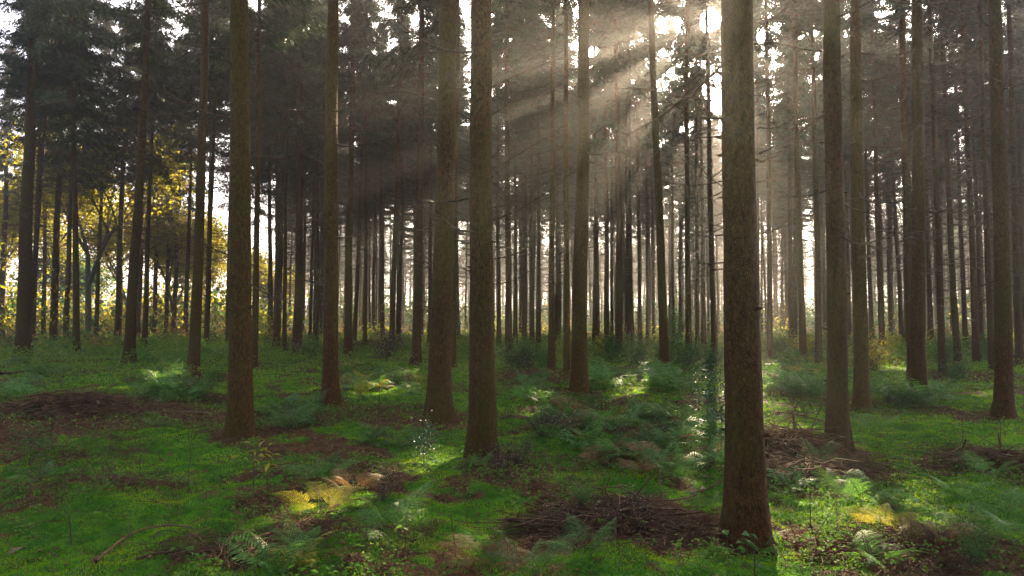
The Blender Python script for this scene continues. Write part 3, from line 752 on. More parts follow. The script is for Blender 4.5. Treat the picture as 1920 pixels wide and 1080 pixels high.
# herb layer close by: crisp small leaves and sprigs
mb = MB()
x, y = scatter(9000, 3.6, 17); cl = fbm(x*.8, y*.8, 71, 3)+.18*vnoise(x*4, y*4, 72); k = cl > .60; x, y = x[k], y[k]
for q_ in range(7):
    M = len(x); hh = g.uniform(.01, .13, M); b = np.stack([x+g.normal(0, .035, M), y+g.normal(0, .035, M), terrain(x, y)+hh], 1)
    d = g.normal(0, 1, (M, 3)); d[:, 2] = g.uniform(-.2, .5, M); nn = g.normal(0, .4, (M, 3)); nn[:, 2] += 1
    leaves(mb, b, d, nn, g.uniform(.025, .06, M), g.uniform(.012, .032, M))
tag(obj("herb_undergrowth", mb.mesh("herb_undergrowth", HERB, False)), "small leafy herbs sprinkled over moss and litter", None, None, "stuff")
mb = MB()
x, y = scatter(2600, 3.8, 22); M = len(x); hgt = g.uniform(.08, .32, M); t_ = np.linspace(0, 1, 5)[None, :, None]
dv = np.concatenate([g.normal(0, .3, (M, 2)), np.ones((M, 1))], 1)
tubes(mb, np.stack([x, y, terrain(x, y)-.01], 1)[:, None]+dv[:, None]*hgt[:, None, None]*t_+np.cumsum(g.normal(0, .012, (M, 5, 3)), 1), np.repeat((.0022*(1-.6*np.linspace(0, 1, 5)))[None], M, 0), 3)
tag(obj("upright_twig_undergrowth", mb.mesh("upright_twig_undergrowth", BRUSH, False)), "thin dry stalks standing up from the moss", None, None, "stuff")
# thin grass and low herbs towards the back
mb = MB()
x, y = scatter(210000, 11, 60); k = g.random(len(x)) < .35+.65*fbm(x*.35, y*.35, 61, 3)*(np.hypot(x, y)/40); x, y = x[k], y[k]; M = len(x); D = np.hypot(x, y)
b = np.stack([x, y, terrain(x, y)], 1); d = g.normal(0, .5, (M, 3)); d[:, 2] = 1; nn = g.normal(0, 1, (M, 3))
leaves(mb, b+np.stack([0*x, 0*x, g.uniform(0, .30, M)*np.clip(D/22, .3, 1.5)*np.clip((fbm(x*.55, y*.55, 63, 3)-.33)*4.5, .15, 1.6)], 1), g.normal(0, 1, (M, 3))*np.array([1, 1, .5])+np.array([0, 0, .3]), g.normal(0, .5, (M, 3))+np.array([0, 0, 1.]), g.uniform(.04, .10, M)*np.clip(D/20, .8, 2.2), g.uniform(.015, .05, M)*np.clip(D/20, .8, 2.2))
tag(obj("low_undergrowth", mb.mesh("low_undergrowth", GRASSY, False)), "low green herbs covering the floor under the further trees", None, None, "stuff")

# ------------------------------------------------------------------ ferns
def frond_arrays(mb, g, L, lift, droop, detail, origin=(0, 0, 0), az=0.0, twist=0., mi=0, stem=.25):
    """one bracken frond: a rachis rising then arching over, with pairs of tapering, lobed pinnae"""
    origin = np.asarray(origin, float)
    N = 26 if detail == 2 else 20
    t = np.linspace(0, 1, N)
    ca, sa = math.cos(az), math.sin(az)
    hx = L*(t*.30+.55*t**1.8)*math.cos(lift*.75); hz = L*(math.sin(lift)*t-droop*t**2.4)
    path = np.stack([hx*ca, hx*sa, hz], 1)+origin
    tubes(mb, path, .0045*(1-.8*t)*max(L, .5)+.0006, 3, mi)
    tan = np.gradient(path, axis=0); tan /= np.linalg.norm(tan, axis=1, keepdims=True)
    side = np.cross(tan, [0, 0, 1.]); side /= np.linalg.norm(side, axis=1, keepdims=True)+1e-6
    up = np.cross(side, tan)
    side = side*math.cos(twist)+up*math.sin(twist); up = np.cross(side, tan)
    k = np.where(t > stem)[0]
    env = np.interp((t[k]-stem)/(1-stem), [0, .12, .5, 1], [.55, 1.0, .62, .04])
    for sgn in (-1, 1):
        pl = L*.34*env*g.uniform(.85, 1.1, len(k))
        d = side[k]*sgn+tan[k]*.42+up[k]*g.uniform(-.25, .05, (len(k), 1)); d /= np.linalg.norm(d, axis=1, keepdims=True)
        if detail == 2:
            J = 12; s = np.linspace(.06, .96, J)
            c = path[k][:, None]+d[:, None]*(pl[:, None]*s)[..., None]; c[..., 2] -= (pl[:, None]*.22*s*s)
            w = L*.036*(.35+.65*env)[:, None]*np.interp(s, [0, .2, 1], [.8, 1, .25])[None]
            e = np.cross(d, up[k]); e /= np.linalg.norm(e, axis=1, keepdims=True)
            for s2 in (-1, 1):
                dd = e[:, None]*s2+d[:, None]*.45+0*c
                leaves(mb, c.reshape(-1, 3), dd.reshape(-1, 3), np.repeat(up[k][:, None], J, 1).reshape(-1, 3), w.ravel(), (w*.42).ravel(), mi, .05)
        else:
            leaves(mb, path[k], d, up[k]+g.normal(0, .15, (len(k), 3)), pl, L*.036*(.4+.6*env), mi, .08)
def frond_mesh(seed, mat):
    g = np.random.default_rng(seed); mb = MB()
    if mat in (FERN_R, FERN_Y):                # autumn fronds stand more upright
        frond_arrays(mb, g, 1.0, g.uniform(.85, 1.25), g.uniform(.25, .5), 2, twist=g.uniform(-.6, .6), stem=.34)
        return mb.mesh("frond", mat, False)
    frond_arrays(mb, g, 1.0, g.uniform(.75, 1.2), g.uniform(.25, .6), 2, twist=g.uniform(-.5, .5), stem=.3)
    return mb.mesh("frond", mat, False)
FMATS = {"green": FERN_G, "blue": FERN_B, "yellow": FERN_Y, "brown": FERN_R}
FROND = {k: [frond_mesh(400+i*5+j, m) for j in range(4)] for i, (k, m) in enumerate(FMATS.items())}
def fern_mesh(seed, mat):
    g = np.random.default_rng(seed); mb = MB(); nf = int(g.integers(5, 9)); a0 = g.uniform(0, 6.28)
    for i in range(nf):
        a = a0+i*6.283/nf+g.uniform(-.35, .35)
        frond_arrays(mb, g, g.uniform(.65, 1.1), g.uniform(.6, 1.25), g.uniform(.25, .7), 1, (.04*math.cos(a), .04*math.sin(a), 0), a, g.uniform(-.4, .4))
    return mb.mesh("bracken_fern", mat, False)
FERN = {k: [fern_mesh(500+i*9+j, m) for j in range(5)] for i, (k, m) in enumerate(FMATS.items())}
def fern(P, size, kind, label, group, fronds=0, rz=None, spread=None):
    g = np.random.default_rng(int(abs(P[0])*1e4+abs(P[1])*1e3))
    rz = g.uniform(0, 6.28) if rz is None else rz
    if not fronds:
        return tag(obj("bracken_fern", FERN[kind][int(g.integers(0, 5))], None, (P[0], P[1], P[2]-.02), (g.normal(0, .1), g.normal(0, .1), rz), size), label, "fern", group)
    root = empty("bracken_fern", (P[0], P[1], P[2]-.02)); tag(root, label, "fern", group)
    for i in range(fronds):
        a = rz+(i*6.283/fronds+g.uniform(-.4, .4) if spread is None else spread*((i+.5)/fronds-.5)*2)
        obj("frond", FROND[kind][int(g.integers(0, 4))], root, (.03*math.cos(a), .03*math.sin(a), 0), (g.normal(0, .12), g.uniform(-.25, .2), a), size*g.uniform(.7, 1.1))
    return root
# ferns that stand out one by one
for (px, py, s, kind, nf, lab) in (
    (655, 935, .52, "brown", 6, "tall withered fern catching the sun beside the golden moss spot"),
    (600, 965, .5, "yellow", 6, "sunlit pale fern drooping left of the golden moss spot"),
    (735, 1010, .55, "blue", 7, "big grey green fern spreading at the bottom, right of the golden moss spot"),
    (610, 905, .55, "blue", 6, "dark bluish fern just behind the tall withered sunlit one"),
    (905, 1075, .55, "brown", 6, "grey withered fern at the bottom border below the straight middle spruce"),
    (990, 1085, .50, "blue", 6, "bluish fern at the bottom border right of the grey withered one"),
    (1100, 1050, .42, "blue", 6, "small teal fern in bright moss below the rusty bracken patch"),
    (1622, 948, .62, "green", 7, "fern with brightly sunlit fronds above the yellow one"),
    (1656, 1003, .52, "yellow", 7, "bright yellow fern in a sun fleck near the bottom right"),
    (1735, 1000, .48, "green", 6, "arching fern with pale sunlit tips right of the yellow one"),
    (1770, 1040, .50, "brown", 6, "orange brown withered fern right of the yellow one near the bottom"),
    (1535, 882, .50, "blue", 6, "bluish fern with one sunlit frond at the foot of the dead brush"),
    (1570, 925, .45, "blue", 6, "dark bluish fern just left of the brightly sunlit fronds"),
    (1855, 905, .5, "blue", 7, "broad blue green fern on the brown litter near the right border"),
    (1800, 950, .42, "blue", 6, "teal fern standing in moss left of the ferns at the right border"),
    (1880, 985, .48, "blue", 7, "dense dark teal fern at the right border"),
    (1915, 1030, .55, "green", 6, "green fern cut off by the bottom right corner"),
    (1415, 1040, .36, "blue", 5, "small bluish fern in front of the thick trunk's foot"),
    (1650, 810, .60, "blue", 6, "pale bluish fern right of the trunk rising from the brush"),
    (1340, 970, .38, "blue", 5, "dark teal fern touching the thick trunk's left side"),
    (490, 775, .50, "green", 6, "fern leaning at the right of the knotty trunk's foot"),
    (895, 880, .34, "blue", 6, "low grey green fern at the straight middle trunk's foot"),
    (1640, 1065, .5, "green", 6, "dark green fern at the bottom border under the yellow one"),
    (300, 795, .40, "blue", 5, "pale fern growing at the end of the fallen pole"),
    (560, 1065, .5, "green", 6, "green fern at the bottom border left of the big grey green one"),
    (1260, 895, .38, "blue", 5, "pale teal fern on the moss strip left of the thick trunk"),
    (80, 905, .4, "blue", 5, "low teal fern below the dark leafy shrub on the left"),
): fern(gp(px, py), s, kind, lab, "bracken ferns", nf)
CL = [
    (1190, 805, 190, 36, 40, .62, "bgrb", "fern in the dense mixed thicket between the straight middle and thick spruces"),
    (1240, 862, 130, 24, 20, .5, "bgrr", "fern at the near edge of the thicket left of the thick spruce"),
    (1220, 715, 70, 18, 16, .85, "gbgg", "fern around the bent slim spruce's foot"),
    (1140, 715, 50, 16, 8, .8, "ygrg", "sun-touched fern just right of the fern-side spruce"),
    (1500, 735, 70, 22, 18, .75, "gbgg", "fern behind the dead brush, right of the thick spruce"),
    (1480, 692, 60, 12, 10, .9, "yggy", "yellow green sunlit fern behind the dead brush"),
    (1690, 760, 50, 18, 9, .7, "bbgb", "bluish fern around the black spruce's foot"),
    (1790, 745, 60, 14, 8, .6, "bggb", "fern between the black and wide-footed spruces"),
    (330, 728, 75, 26, 20, .62, "ggbg", "fern in the low clump before the leaning dark spruce"),
    (330, 668, 110, 12, 18, .8, "gygg", "fern in the band behind the leaning left spruce"),
    (70, 690, 50, 12, 8, .7, "bgbb", "fern around the fern-foot left spruce"),
    (30, 730, 40, 20, 5, .6, "bgbb", "fern at the left border behind the brushwood pile"),
    (540, 780, 50, 26, 10, .55, "gbbg", "fern between the knotty and greenish spruces"),
    (720, 720, 90, 14, 16, .65, "ggyb", "fern on the open floor right of the greenish spruce"),
    (740, 825, 60, 12, 6, .42, "bgbb", "fern near the glittering shrub by the sun fleck"),
    (1010, 745, 40, 20, 7, .6, "gbgg", "fern between the straight middle and fern-side spruces"),
    (520, 1055, 60, 20, 5, .38, "grgy", "small sun-flecked fern near the bottom, left of the big grey green one"),
    (1480, 905, 45, 18, 4, .4, "bbrb", "low fern in the moss just right of the thick spruce"),
]
KEY = {"g": "green", "b": "blue", "y": "yellow", "r": "brown"}
g = np.random.default_rng(123)
for (cx, cy_, rx, ry, num, s, kinds, lab) in CL:
    num = int(num*1.12)
    for i in range(num):
        u = math.sqrt(g.random()); th = g.uniform(0, 6.283)
        P = gp(cx+rx*u*math.cos(th), cy_+ry*u*math.sin(th)+6)
        fern(P, s*1.15*g.uniform(.6, 1.2), KEY[kinds[int(g.integers(0, 4))]], lab, "ferns: "+lab)

# ------------------------------------------------------------------ shrubs, seedlings
def shrub_mesh(seed, mats, H=1.0, R=.55, nst=14, nl=900, ll=.05, lw=.03):
    g = np.random.default_rng(seed); mb = MB(); pts = []
    for i in range(nst):
        a = g.uniform(0, 6.283); d = np.array([math.cos(a)*R*g.uniform(.2, 1), math.sin(a)*R*g.uniform(.2, 1), H*g.uniform(.55, 1)])
        pts.append(twig_spray(mb, g, (g.normal(0, .05), g.normal(0, .05), 0), d, np.linalg.norm(d), .006, 6, 0, g.uniform(-.1, .1), 3)[2:])
    pts = np.concatenate(pts); k = g.integers(0, len(pts), nl)
    c = pts[k]+g.normal(0, .09*H, (nl, 3)); d = g.normal(0, 1, (nl, 3)); n = g.normal(0, .6, (nl, 3)); n[:, 2] += 1
    leaves(mb, c, d, n, ll*g.uniform(.6, 1.4, nl), lw*g.uniform(.6, 1.4, nl), 1)
    return mb.mesh("shrub", mats, False)
SHRUB = {"green": [shrub_mesh(600+i, [TWIG, LEAF_G]) for i in range(3)], "yellow": [shrub_mesh(610+i, [TWIG, LEAF_Y], nl=600) for i in range(2)], "bare": [shrub_mesh(620+i, [TWIG, LEAF_O], nl=60, nst=30) for i in range(2)]}
for (cx, cy_, rx, ry, num, s, kinds, lab) in (
    (300, 645, 130, 8, 9, 1.0, "ggyb", "low green shrub in the row behind the leaning left spruce"),
    (560, 665, 60, 10, 5, .9, "gbby", "bushy undergrowth plant between the knotty and greenish spruces, far back"),
    (710, 668, 70, 8, 7, 1.0, "gbbb", "bare brown shrub far back right of the greenish spruce"),
    (960, 690, 40, 6, 5, .8, "gbbg", "low shrub behind the straight middle spruce"),
    (1050, 680, 40, 8, 5, .9, "ggyb", "green shrub behind the fern-side spruce, left of it"),
    (1180, 680, 70, 8, 8, 1.0, "ggbg", "green shrub between the fern-side and bent slim spruces"),
    (1300, 690, 40, 8, 5, .9, "ggbg", "green shrub between the bent slim and thick spruces"),
    (1480, 672, 60, 8, 8, 1.0, "gyyg", "sunlit shrub far behind the dead brush"),
    (1655, 690, 30, 8, 4, 1.0, "ggyb", "green shrub between the dark follower and black spruces"),
    (1830, 680, 70, 8, 8, .9, "gbgb", "low shrub behind the wide-footed spruce"),
    (1790, 720, 40, 6, 4, .6, "bbgb", "brownish low shrub right of the black spruce"),
    (30, 650, 40, 8, 4, 1.0, "bbgb", "brown shrub at the left border beyond the ferns"),
    (330, 730, 80, 20, 8, .38, "bgbb", "small twiggy bramble in the low clump before the leaning dark spruce"),
    (1190, 805, 180, 34, 22, .36, "bgbb", "small twiggy bramble in the mixed thicket left of the thick spruce"),
    (1250, 862, 110, 18, 9, .28, "bbbg", "low brown bramble at the near edge of the thicket left of the thick spruce"),
    (720, 735, 90, 20, 9, .36, "bgby", "small bramble on the open floor right of the greenish spruce"),
    (1500, 742, 60, 18, 8, .4, "bgbg", "small bramble behind the dead brush right of the thick spruce"),
    (540, 790, 50, 22, 6, .3, "bgbb", "small bramble between the knotty and greenish spruces"),
    (1690, 775, 50, 18, 6, .32, "bgbb", "small bramble at the black spruce's foot"),
    (970, 872, 45, 20, 6, .24, "bbbb", "brown dry sprig right of the straight middle spruce's foot"),
    (1130, 975, 120, 26, 9, .22, "bbgb", "small dry sprig on the dark twig tangle left of the thick trunk's foot"),
    (1710, 1040, 120, 24, 8, .22, "bgbb", "small dry sprig on the rusty stems in the bottom right"),
    (690, 915, 50, 26, 6, .24, "bbgb", "dry brown sprig around the sunlit ferns by the golden moss spot"),
    (130, 905, 80, 14, 5, .2, "bgbb", "small sprig on brown litter below the teal leafy shrub"),
):
    for i in range(num):
        P = gp(cx+g.uniform(-rx, rx), cy_+g.uniform(-ry, ry)); k = {"g": "green", "y": "yellow", "b": "bare"}[kinds[int(g.integers(0, 4))]]
        tag(obj("shrub", SHRUB[k][int(g.integers(0, len(SHRUB[k])))], None, P, (0, 0, g.uniform(0, 6.28)), s*1.35*g.uniform(.6, 1.2)), lab, "shrub", "shrubs: "+lab)

def sapling(name, px, py, top, label, mat, nl, ll, lw, sway=.08, fork=3, seed=0, span=(.3, 1.0), r=.006, cat="sapling", width=.12, lean=0.):
    g = np.random.default_rng(800+seed); P = gp(px, py); H = at_depth(px, top, P[1])[2]-P[2]
    root = empty(name, P); tag(root, label, cat)
    mb = MB(); t = np.linspace(0, 1, 9)[:, None]
    path = np.array([0, 0, -.03])+np.array([lean, 0, 1.])*(H+.03)*t+np.cumsum(g.normal(0, sway*.05*H, (9, 3)), 0)*np.array([1, 1, .1])
    tubes(mb, path, (r*(1-.7*t))[:, 0], 5); pts = [path]
    for i in range(fork):
        k = int(g.integers(3, 8)); a = g.uniform(0, 6.28)
        pts.append(twig_spray(mb, g, path[k], (math.cos(a), math.sin(a), g.uniform(.3, 1.)), H*g.uniform(.15, .35)+width*.3, r*.5, 3, sides=3))
    obj("stem", mb.mesh("stem", TWIG), root)
    if nl:
        pts = np.concatenate(pts); pts = pts[pts[:, 2] > H*span[0]]
        k = g.integers(0, len(pts), nl); c = pts[k]+g.normal(0, width*.5, (nl, 3))
        d = g.normal(0, 1, (nl, 3)); d[:, 2] *= .5; n = g.normal(0, .45, (nl, 3)); n[:, 2] += 1
        mb = MB(); leaves(mb, c, d, n, ll*g.uniform(.6, 1.3, nl), lw*g.uniform(.7, 1.2, nl))
        obj("foliage", mb.mesh("foliage", mat, False), root)
    return root
sapling("holly_sapling", 1352, 865, 690, "tall thin holly sapling with glittering leaves beside the thick spruce", HOLLY, 420, .045, .028, fork=14, seed=1, width=.16)
sapling("holly_sapling", 1335, 800, 705, "dark bushy holly sapling just behind the tall thin holly", HOLLY, 380, .05, .03, fork=12, seed=2, width=.22)
sapling("leafy_shrub", 795, 870, 800, "small shrub with glittering pale leaves above the golden moss fleck", HOLLY, 480, .03, .02, fork=9, seed=3, width=.14, cat="shrub")
sapling("leafy_shrub", 55, 872, 812, "dark teal leafy shrub standing in moss near the left border", FERN_B, 260, .05, .025, fork=9, seed=4, width=.2, cat="shrub", span=(.35, 1))
sapling("bare_sapling", 355, 905, 800, "thin bare sapling bending in the moss left of the knotty spruce", LEAF_Y, 0, .05, .03, seed=5, fork=2, sway=.35)
sapling("bare_sapling", 206, 850, 795, "short bare sapling just below the brushwood pile", LEAF_Y, 0, .05, .03, seed=6, fork=1)
sapling("bare_sapling", 136, 1022, 935, "thin bare stick standing in the bottom left moss", LEAF_Y, 0, .05, .03, seed=7, fork=1, lean=-.12)
sapling("yellowing_seedling", 476, 940, 845, "seedling with drooping yellowish leaves below the knotty spruce", FERN_Y, 12, .085, .04, seed=8, fork=3, width=.1, span=(.7, 1), cat="seedling")
sapling("yellowing_seedling", 501, 930, 835, "seedling holding one yellow leaf, right beside its drooping neighbour", FERN_Y, 7, .08, .04, seed=9, fork=2, width=.08, span=(.75, 1), cat="seedling")
sapling("bare_sapling", 855, 1025, 958, "short bare stick in the moss below the straight middle spruce", LEAF_Y, 0, .05, .03, seed=10, fork=1, lean=-.15)
sapling("bare_sapling", 712, 815, 690, "bare twiggy sapling left of the flared spruce", LEAF_Y, 0, .05, .03, seed=11, fork=9, sway=.2)
sapling("broadleaf_seedling", 1415, 1085, 1005, "seedling with large round leaves in front of the thick trunk", LEAF_G, 11, .085, .055, seed=12, fork=4, width=.1, span=(.3, 1), cat="seedling")
sapling("broadleaf_seedling", 1520, 985, 928, "small seedling with a few broad grey leaves in the moss right of the thick trunk", FERN_B, 8, .08, .045, seed=13, fork=3, width=.1, span=(.7, 1), cat="seedling")
sapling("broadleaf_seedling", 760, 1045, 965, "broad-leaved seedling rising out of the big grey green fern", LEAF_G, 14, .09, .06, seed=14, fork=4, width=.12, span=(.7, 1), cat="seedling")
sapling("bare_sapling", 1805, 840, 780, "bare twiggy sapling in the mossy clearing right of the black spruce", LEAF_Y, 0, .05, .03, seed=15, fork=5)
sapling("bare_sapling", 1878, 835, 760, "thin bare sapling standing before the wide-footed spruce", LEAF_Y, 0, .05, .03, seed=16, fork=2)
sapling("bare_sapling", 262, 895, 828, "thin twiggy sapling in moss below the pile's end", LEAF_Y, 0, .05, .03, seed=17, fork=6)
sapling("yellow_sapling", 497, 655, 596, "young tree with glowing yellow leaves behind the knotty spruce", LEAF_Y, 700, .10, .07, seed=18, fork=14, width=.5, r=.015)
sapling("yellow_sapling", 1672, 668, 632, "young tree with glowing yellow leaves between the dark follower and black spruces", LEAF_Y, 500, .08, .06, seed=19, fork=12, width=.3, r=.012)
sapling("yellow_sapling", 1128, 668, 632, "small glowing yellow sapling right of the fern-side spruce", LEAF_Y, 260, .09, .06, seed=20, fork=8, width=.25, r=.012)
sapling("green_sapling", 1262, 665, 595, "leafy green young tree behind the bent slim spruce", LEAF_G, 900, .10, .07, seed=21, fork=14, width=.5, r=.015)
sapling("green_sapling", 1545, 665, 618, "leafy green young tree far back left of the brush-foot spruce", LEAF_G, 500, .09, .06, seed=22, fork=12, width=.4, r=.012)
sapling("green_sapling", 1030, 690, 618, "slender green sapling growing at the twin trunks left of the fern-side spruce", LEAF_G, 160, .07, .05, seed=23, fork=10, width=.4, r=.01)

# ------------------------------------------------------------------ dead wood
def brush_pile(px, py, rx, ry, h, num, label, seed, mat=BRUSH):
    g = np.random.default_rng(seed); c = gp(px, py); root_z = float(terrain(c[0], c[1]))
    mb = MB(); u = np.clip(np.abs(g.normal(0, .62, num)), 0, 1.5)*(.75+.35*np.sin(np.arange(num)*2.4)); th = g.uniform(0, 6.283, num)
    x = c[0]+rx*u*np.cos(th); y = c[1]+ry*u*np.sin(th); zz = terrain(x, y)+h*.62*np.clip(1-u, 0, 1)*g.random(num)
    M = num; d = g.normal(0, 1, (M, 3)); d[:, 0] *= 1.6; d[:, 2] = g.normal(0, .16, M); d /= np.linalg.norm(d, axis=1, keepdims=True)
    t = np.linspace(-.5, .5, 7)[None, :, None]; ln = g.uniform(.3, 1.2, M)[:, None, None]*min(1, rx*1.2)
    b = np.stack([x, y, zz], 1)
    p = b[:, None]+d[:, None]*ln*t+np.cumsum(g.normal(0, .03, (M, 7, 3)), 1)*ln
    p[..., 2] = np.maximum(p[..., 2], terrain(p[..., 0], p[..., 1])+.004)
    rr = (g.choice([.003, .004, .006, .012], M, p=[.45, .3, .17, .08])*g.uniform(.7, 1.3, M))[:, None]*(1-.5*np.linspace(0, 1, 7))[None]
    p -= c; tubes(mb, p, rr, 4)
    return tag(obj("brushwood_pile", mb.mesh("brushwood_pile", mat), None, c), label, "brushwood pile")
brush_pile(130, 772, 1.75, .8, .36, 1500, "long low pile of dead brown brushwood at the left", 1)
brush_pile(1490, 842, .75, .6, .30, 900, "brown heap of dead brushwood between the thick spruce and its right neighbour", 2)
brush_pile(1520, 892, .75, .35, .16, 700, "flat mat of dead twigs in front of the brown heap, right of the thick spruce", 3)
brush_pile(400, 752, .35, .3, .26, 260, "small domed heap of twigs just left of the knotty spruce", 4)
brush_pile(690, 655, 2.2, 1.2, .9, 420, "brown brushwood heap far back between the greenish and flared spruces", 5)
brush_pile(1000, 706, 1.0, .6, .25, 320, "low brown brush patch between the straight middle and fern-side spruces", 6)
brush_pile(1180, 668, 2.2, 1., .7, 320, "tangled brown brush far back between the fern-side and bent slim spruces", 7)
brush_pile(1150, 970, .75, .34, .08, 380, "dark tangle of dead twigs on the moss left of the thick trunk's foot", 8)
brush_pile(1850, 868, .8, .3, .12, 500, "brown twig mat before the right border's ferns", 9)
brush_pile(430, 1045, .4, .2, .08, 240, "scatter of dry sticks near the bottom, right of the curved fallen branch", 10)

def px_stick(name, pts, r, label, cat, mat=BRUSH, sub=0, Y=None, lift=0., r_end=.4):
    g = np.random.default_rng(int(pts[0][0]+pts[0][1]*3))
    base = gp(*pts[0]) if Y is None else at_depth(*pts[0], Y)
    W = np.array([(gp(px, py) if Y is None else at_depth(px, py, Y)) for px, py in pts]); W[:, 2] += r+lift
    n_ = len(pts); t = np.linspace(0, n_-1, 16)
    path = np.stack([np.interp(t, np.arange(n_), W[:, j]) for j in range(3)], 1); path[1:-1] = (path[:-2]+2*path[1:-1]+path[2:])/4
    if Y is None: path[:, 2] = np.maximum(path[:, 2], terrain(path[:, 0], path[:, 1])+r*.6)
    path += g.normal(0, r*.18, path.shape); path -= base
    mb = MB(); tubes(mb, path, r*(1-(1-r_end)*np.linspace(0, 1, 16)), 8)
    for i in range(sub):
        k = int(g.integers(1, 15)); twig_spray(mb, g, path[k], (g.normal(), g.normal(), g.uniform(.2, 1.)), g.uniform(.12, .3), r*.3, 4, sides=3)
    return tag(obj(name, mb.mesh(name, mat), None, base), label, cat)
BL = "fallen branch"
c_ = gp(180, 1065)[1]
px_stick("fallen_branch", [(180, 1062), (215, 1030), (255, 1003), (300, 992), (340, 993), (365, 1000)], .011, "curved fallen branch arching over the bottom left moss", BL, sub=7, lift=.02)
px_stick("fallen_branch", [(365, 1005), (390, 1025), (430, 1045)], .009, "short dark stick continuing from the curved branch's end", BL)
px_stick("fallen_pole", [(398, 784), (330, 778), (260, 778), (170, 765)], .022, "dark straight pole lying out of the brushwood pile's right end", "fallen pole", lift=.05)
px_stick("fallen_branch", [(45, 776), (110, 765), (180, 748)], .018, "bare grey branch lying slantwise on the brushwood pile", BL, lift=.26)
px_stick("fallen_branch", [(955, 752), (985, 745), (1020, 738)], .025, "dark mossy branch on the floor left of the fern-side spruce", BL)
px_stick("fallen_branch", [(1108, 738), (1142, 735)], .03, "short dark log lying at the fern-side spruce's foot", BL)
px_stick("fallen_branch", [(1120, 738), (1150, 726), (1185, 716)], .014, "sunlit thin branch lying in front of the ferns by the fern-side spruce", BL, lift=.2)
px_stick("fallen_branch", [(1870, 868), (1915, 872), (1960, 880)], .014, "thin curved stick on brown litter at the right border", BL, lift=.04)
px_stick("fallen_log", [(0, 703), (50, 698), (95, 699)], .05, "dark log lying at the left border behind the brushwood", "log")
px_stick("fallen_log", [(670, 735), (720, 731), (745, 730)], .05, "dark rotten log half sunk in moss right of the greenish spruce", "log")
px_stick("fallen_branch", [(1295, 934), (1330, 925), (1368, 892)], .010, "dark twig sloping up against the thick trunk's left side", BL, lift=.03)
# the upturned dead top with arching, drooping branches
P = gp(1490, 822); Yd = P[1]
root = empty("dead_spruce_top", P); tag(root, "dead upturned spruce top with arching drooping branches on the brown heap", "dead treetop")
def dpath(pts, r):
    W = np.array([at_depth(px, py, Yd-.02*i) for i, (px, py) in enumerate(pts)])-P
    t = np.linspace(0, len(pts)-1, 14); path = np.stack([np.interp(t, np.arange(len(pts)), W[:, j]) for j in range(3)], 1); path[1:-1] = (path[:-2]+2*path[1:-1]+path[2:])/4
    mb = MB(); tubes(mb, path, r*(1-.6*np.linspace(0, 1, 14)), 6); return mb
obj("stem", dpath([(1494, 830), (1490, 800), (1486, 770)], .03).mesh("stem", BRUSH), root)
for pts, r in (([(1488, 776), (1460, 772), (1435, 782), (1412, 800)], .010), ([(1488, 780), (1465, 790), (1445, 805), (1430, 820)], .009), ([(1488, 776), (1520, 782), (1540, 790), (1556, 806)], .011),
               ([(1489, 774), (1494, 756), (1508, 746), (1518, 752), (1524, 768)], .009), ([(1490, 790), (1505, 805), (1520, 825)], .008), ([(1488, 782), (1475, 800), (1462, 828)], .008), ([(1490, 790), (1510, 812), (1545, 830)], .008)):
    obj("branch", dpath(pts, r).mesh("branch", BRUSH), root)
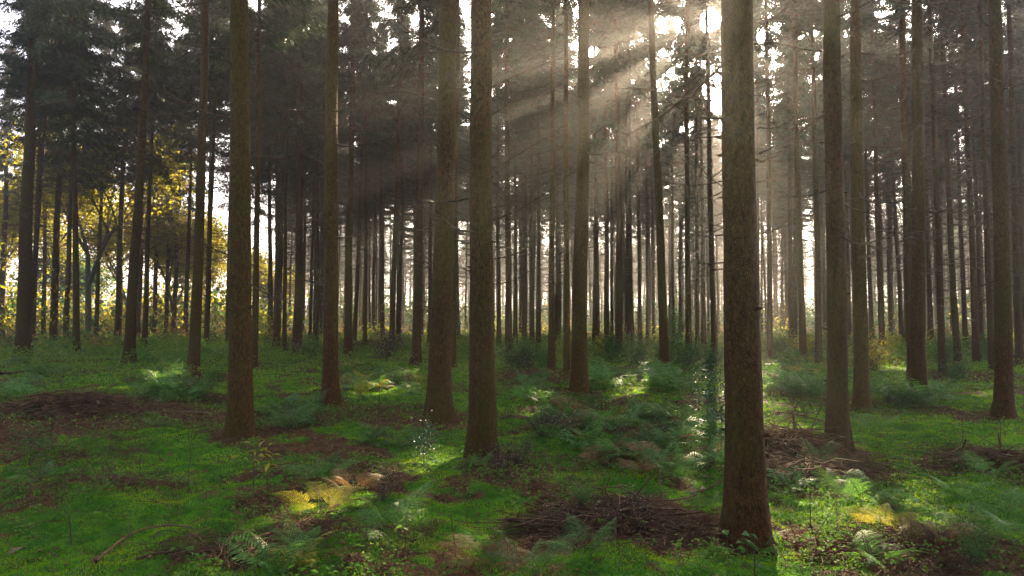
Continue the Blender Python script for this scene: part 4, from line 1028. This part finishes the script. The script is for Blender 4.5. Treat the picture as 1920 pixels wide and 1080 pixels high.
# small stump
P = gp(1282, 765); mb = MB(); a = np.linspace(0, 2*math.pi, 13)[:-1]; rg_ = np.random.default_rng(4)
zs = [-.1, .04, .12, .15, .14]; rs = [.24, .19, .16, .13, .02]
v = np.array([[rs[i]*(1+.25*math.sin(3*t+i)+rg_.uniform(-.12, .12))*math.cos(t), rs[i]*math.sin(t), zs[i]+rg_.uniform(-.02, .03)] for i in range(5) for t in a]); idx = np.arange(60).reshape(5, 12)
mb.add(v, np.stack([idx[:-1], np.roll(idx, -1, 1)[:-1], np.roll(idx, -1, 1)[1:], idx[1:]], -1).reshape(-1, 4))
tag(obj("tree_stump", mb.mesh("tree_stump", BARK), None, P), "low dark rotten stump in moss before the bent slim spruce", "stump")
# a few fallen leaves that stand out
def fallen(px, py, s, label, seed):
    g = np.random.default_rng(seed); mb = MB(); P = gp(px, py)
    leaves(mb, np.zeros((1, 3)), np.array([[g.normal(), g.normal()*.5, .25]]), np.array([[0.1, -.3, 1.]]), np.array([s]), np.array([s*.6]))
    tag(obj("fallen_leaf", mb.mesh("fallen_leaf", LEAF_O, False), None, P+np.array([0, 0, .03])), label, "leaf", "fallen leaves")
fallen(12, 1050, .10, "reddish brown leaf lying on moss in the bottom left corner", 1)
fallen(1487, 1052, .08, "pinkish leaf lying in the sun fleck below the thick trunk", 2)
fallen(130, 880, .09, "pale brown leaf on litter below the teal leafy shrub", 3)
fallen(490, 1020, .08, "pale leaf on the floor near the bottom, below the yellowing seedlings", 4)
fallen(1325, 925, .10, "pale silvery leaf left of the thick trunk", 5)
fallen(1690, 1060, .09, "pale green yellow leaf lying on the rusty stems at the bottom", 6)

# ------------------------------------------------------------------ haze: one closed box of even air
mb = MB(); hx, hy0, hy1, z0, z1 = 760, -760, 760, -1.5, 28.5
v = [(x, y, z) for z in (z0, z1) for x, y in ((-hx, hy0), (hx, hy0), (hx, hy1), (-hx, hy1))]
mb.add(v, [(3, 2, 1, 0), (4, 5, 6, 7), (0, 1, 5, 4), (1, 2, 6, 5), (2, 3, 7, 6), (3, 0, 4, 7)])
HM = bpy.data.materials.new("haze"); HM.use_nodes = True; n = HM.node_tree.nodes; n.clear()
ho = n.new("ShaderNodeOutputMaterial"); pv = n.new("ShaderNodeVolumePrincipled")
pv.inputs["Color"].default_value = (.37, .36, .36, 1); pv.inputs["Density"].default_value = HAZE_DENSITY; pv.inputs["Anisotropy"].default_value = 0.72
HM.node_tree.links.new(pv.outputs[0], ho.inputs["Volume"])
tag(obj("haze", mb.mesh("haze", HM, False)), None, None, None, "stuff")
